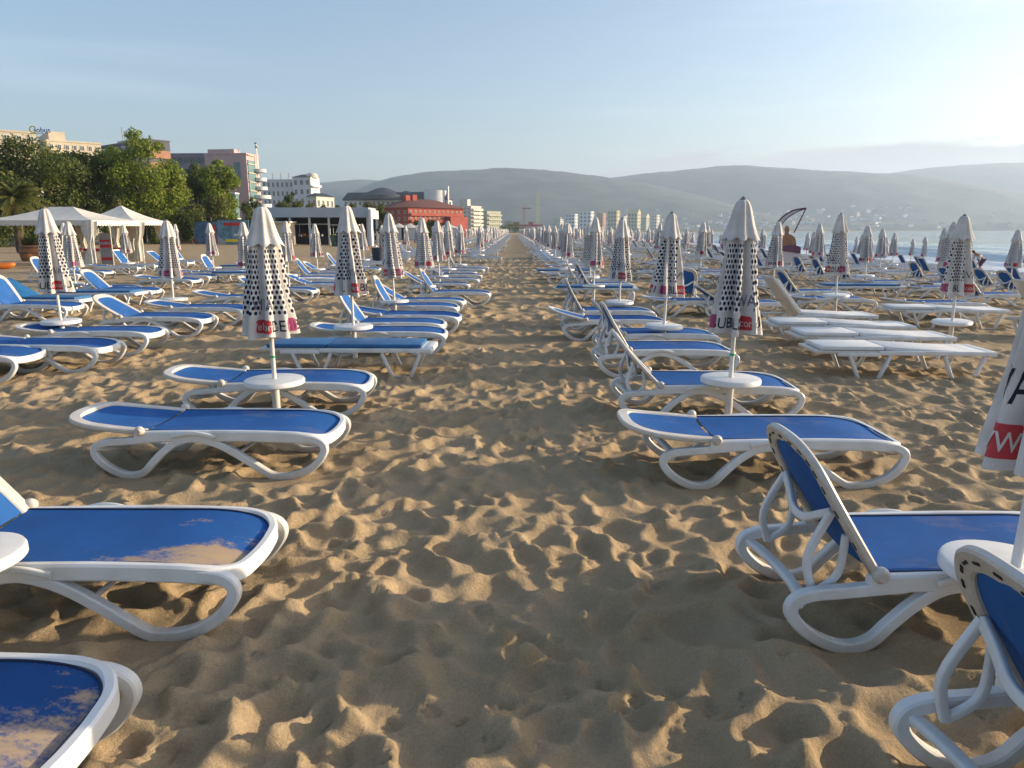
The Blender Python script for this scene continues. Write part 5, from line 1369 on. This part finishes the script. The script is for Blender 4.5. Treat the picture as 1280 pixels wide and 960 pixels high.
def mth(op, a, b=None):
    n = N(nt, 'Math', operation=op)
    for i, x in enumerate((a, b)):
        if x is None: continue
        if isinstance(x, (int, float)): n.inputs[i].default_value = x
        else: L(nt, x, n.inputs[i])
    return n.outputs[0]
# low bank of cloud over the hills towards the sea
mp = N(nt, 'Mapping'); mp.inputs['Scale'].default_value = (7, 7, 34); L(nt, tc.outputs['Generated'], mp.inputs[0])
cn = N(nt, 'TexNoise'); cn.inputs['Scale'].default_value = 1.0; cn.inputs['Detail'].default_value = 7; cn.inputs['Roughness'].default_value = .55; L(nt, mp.outputs[0], cn.inputs['Vector'])
az = mth('DIVIDE', sp.outputs[0], mth('MAXIMUM', sp.outputs[1], .05))
edge = N(nt, 'MapRange'); edge.inputs[1].default_value = .02; edge.inputs[2].default_value = .32; edge.inputs[3].default_value = .080; edge.inputs[4].default_value = .101; L(nt, az, edge.inputs[0])
top = mth('ADD', edge.outputs[0], mth('MULTIPLY', mth('SUBTRACT', cn.outputs[0], .5), .075))
cm = N(nt, 'MapRange', interpolation_type='SMOOTHSTEP'); cm.inputs[1].default_value = 0; cm.inputs[2].default_value = .014; L(nt, mth('SUBTRACT', top, sp.outputs[2]), cm.inputs[0])
side = N(nt, 'MapRange', interpolation_type='SMOOTHSTEP'); side.inputs[1].default_value = -.03; side.inputs[2].default_value = .10; L(nt, az, side.inputs[0])
fwd = N(nt, 'MapRange'); fwd.inputs[1].default_value = .0; fwd.inputs[2].default_value = .2; L(nt, sp.outputs[1], fwd.inputs[0])
cf = mth('MULTIPLY', mth('MULTIPLY', cm.outputs[0], side.outputs[0]), mth('MULTIPLY', fwd.outputs[0], .95))
mx = N(nt, 'MixRGB'); mx.inputs[2].default_value = (2.0, 1.88, 1.95, 1); L(nt, cf, mx.inputs[0]); tint = N(nt, 'MixRGB', blend_type='MULTIPLY'); tint.inputs[0].default_value = 1; tint.inputs[2].default_value = (1.06, .985, .945, 1); L(nt, sky.outputs[0], tint.inputs[1]); L(nt, tint.outputs[0], mx.inputs[1])
# thin high streaks
mp2 = N(nt, 'Mapping'); mp2.inputs['Scale'].default_value = (1.6, 1.6, 20); mp2.inputs['Rotation'].default_value = (0, .05, 0); L(nt, tc.outputs['Generated'], mp2.inputs[0])
c2 = N(nt, 'TexNoise'); c2.inputs['Scale'].default_value = 1.3; c2.inputs['Detail'].default_value = 8; L(nt, mp2.outputs[0], c2.inputs['Vector'])
r2 = ramp(nt, c2.outputs[0], [(.52, (0,0,0)), (.75, (.07,.07,.07))])
mx2 = N(nt, 'MixRGB'); mx2.inputs[2].default_value = (8, 7.6, 7.4, 1); L(nt, r2.outputs[0], mx2.inputs[0]); L(nt, mx.outputs[0], mx2.inputs[1])
L(nt, mx2.outputs[0], bg.inputs[0]); L(nt, bg.outputs[0], out.inputs[0])

# the air: one closed box round everything
b = MB(); b.box((-3600, -420, -60), (6500, 5200, 420))
hm = bpy.data.materials.new('haze_air'); hm.use_nodes = True; ht = hm.node_tree; ht.nodes.clear()
ho = N(ht, 'OutputMaterial'); hv = N(ht, 'VolumePrincipled'); hv.inputs['Density'].default_value = 2.1e-4
hv.inputs['Color'].default_value = (.64, .80, 1.0, 1); hv.inputs['Anisotropy'].default_value = .3
L(ht, hv.outputs[0], ho.inputs['Volume'])
hz = b.build('haze', hm); tag(hz, 'pale morning haze over bay and hills', 'haze', kind='stuff')

S.view_settings.view_transform = 'Standard'; S.view_settings.look = 'None'; S.view_settings.gamma = 1; S.view_settings.exposure = .9
cy = S.cycles
cy.use_denoising = True; cy.max_bounces = 5; cy.diffuse_bounces = 3; cy.glossy_bounces = 2; cy.transmission_bounces = 2; cy.volume_bounces = 1
cy.caustics_reflective = False; cy.caustics_refractive = False; cy.sample_clamp_indirect = 4
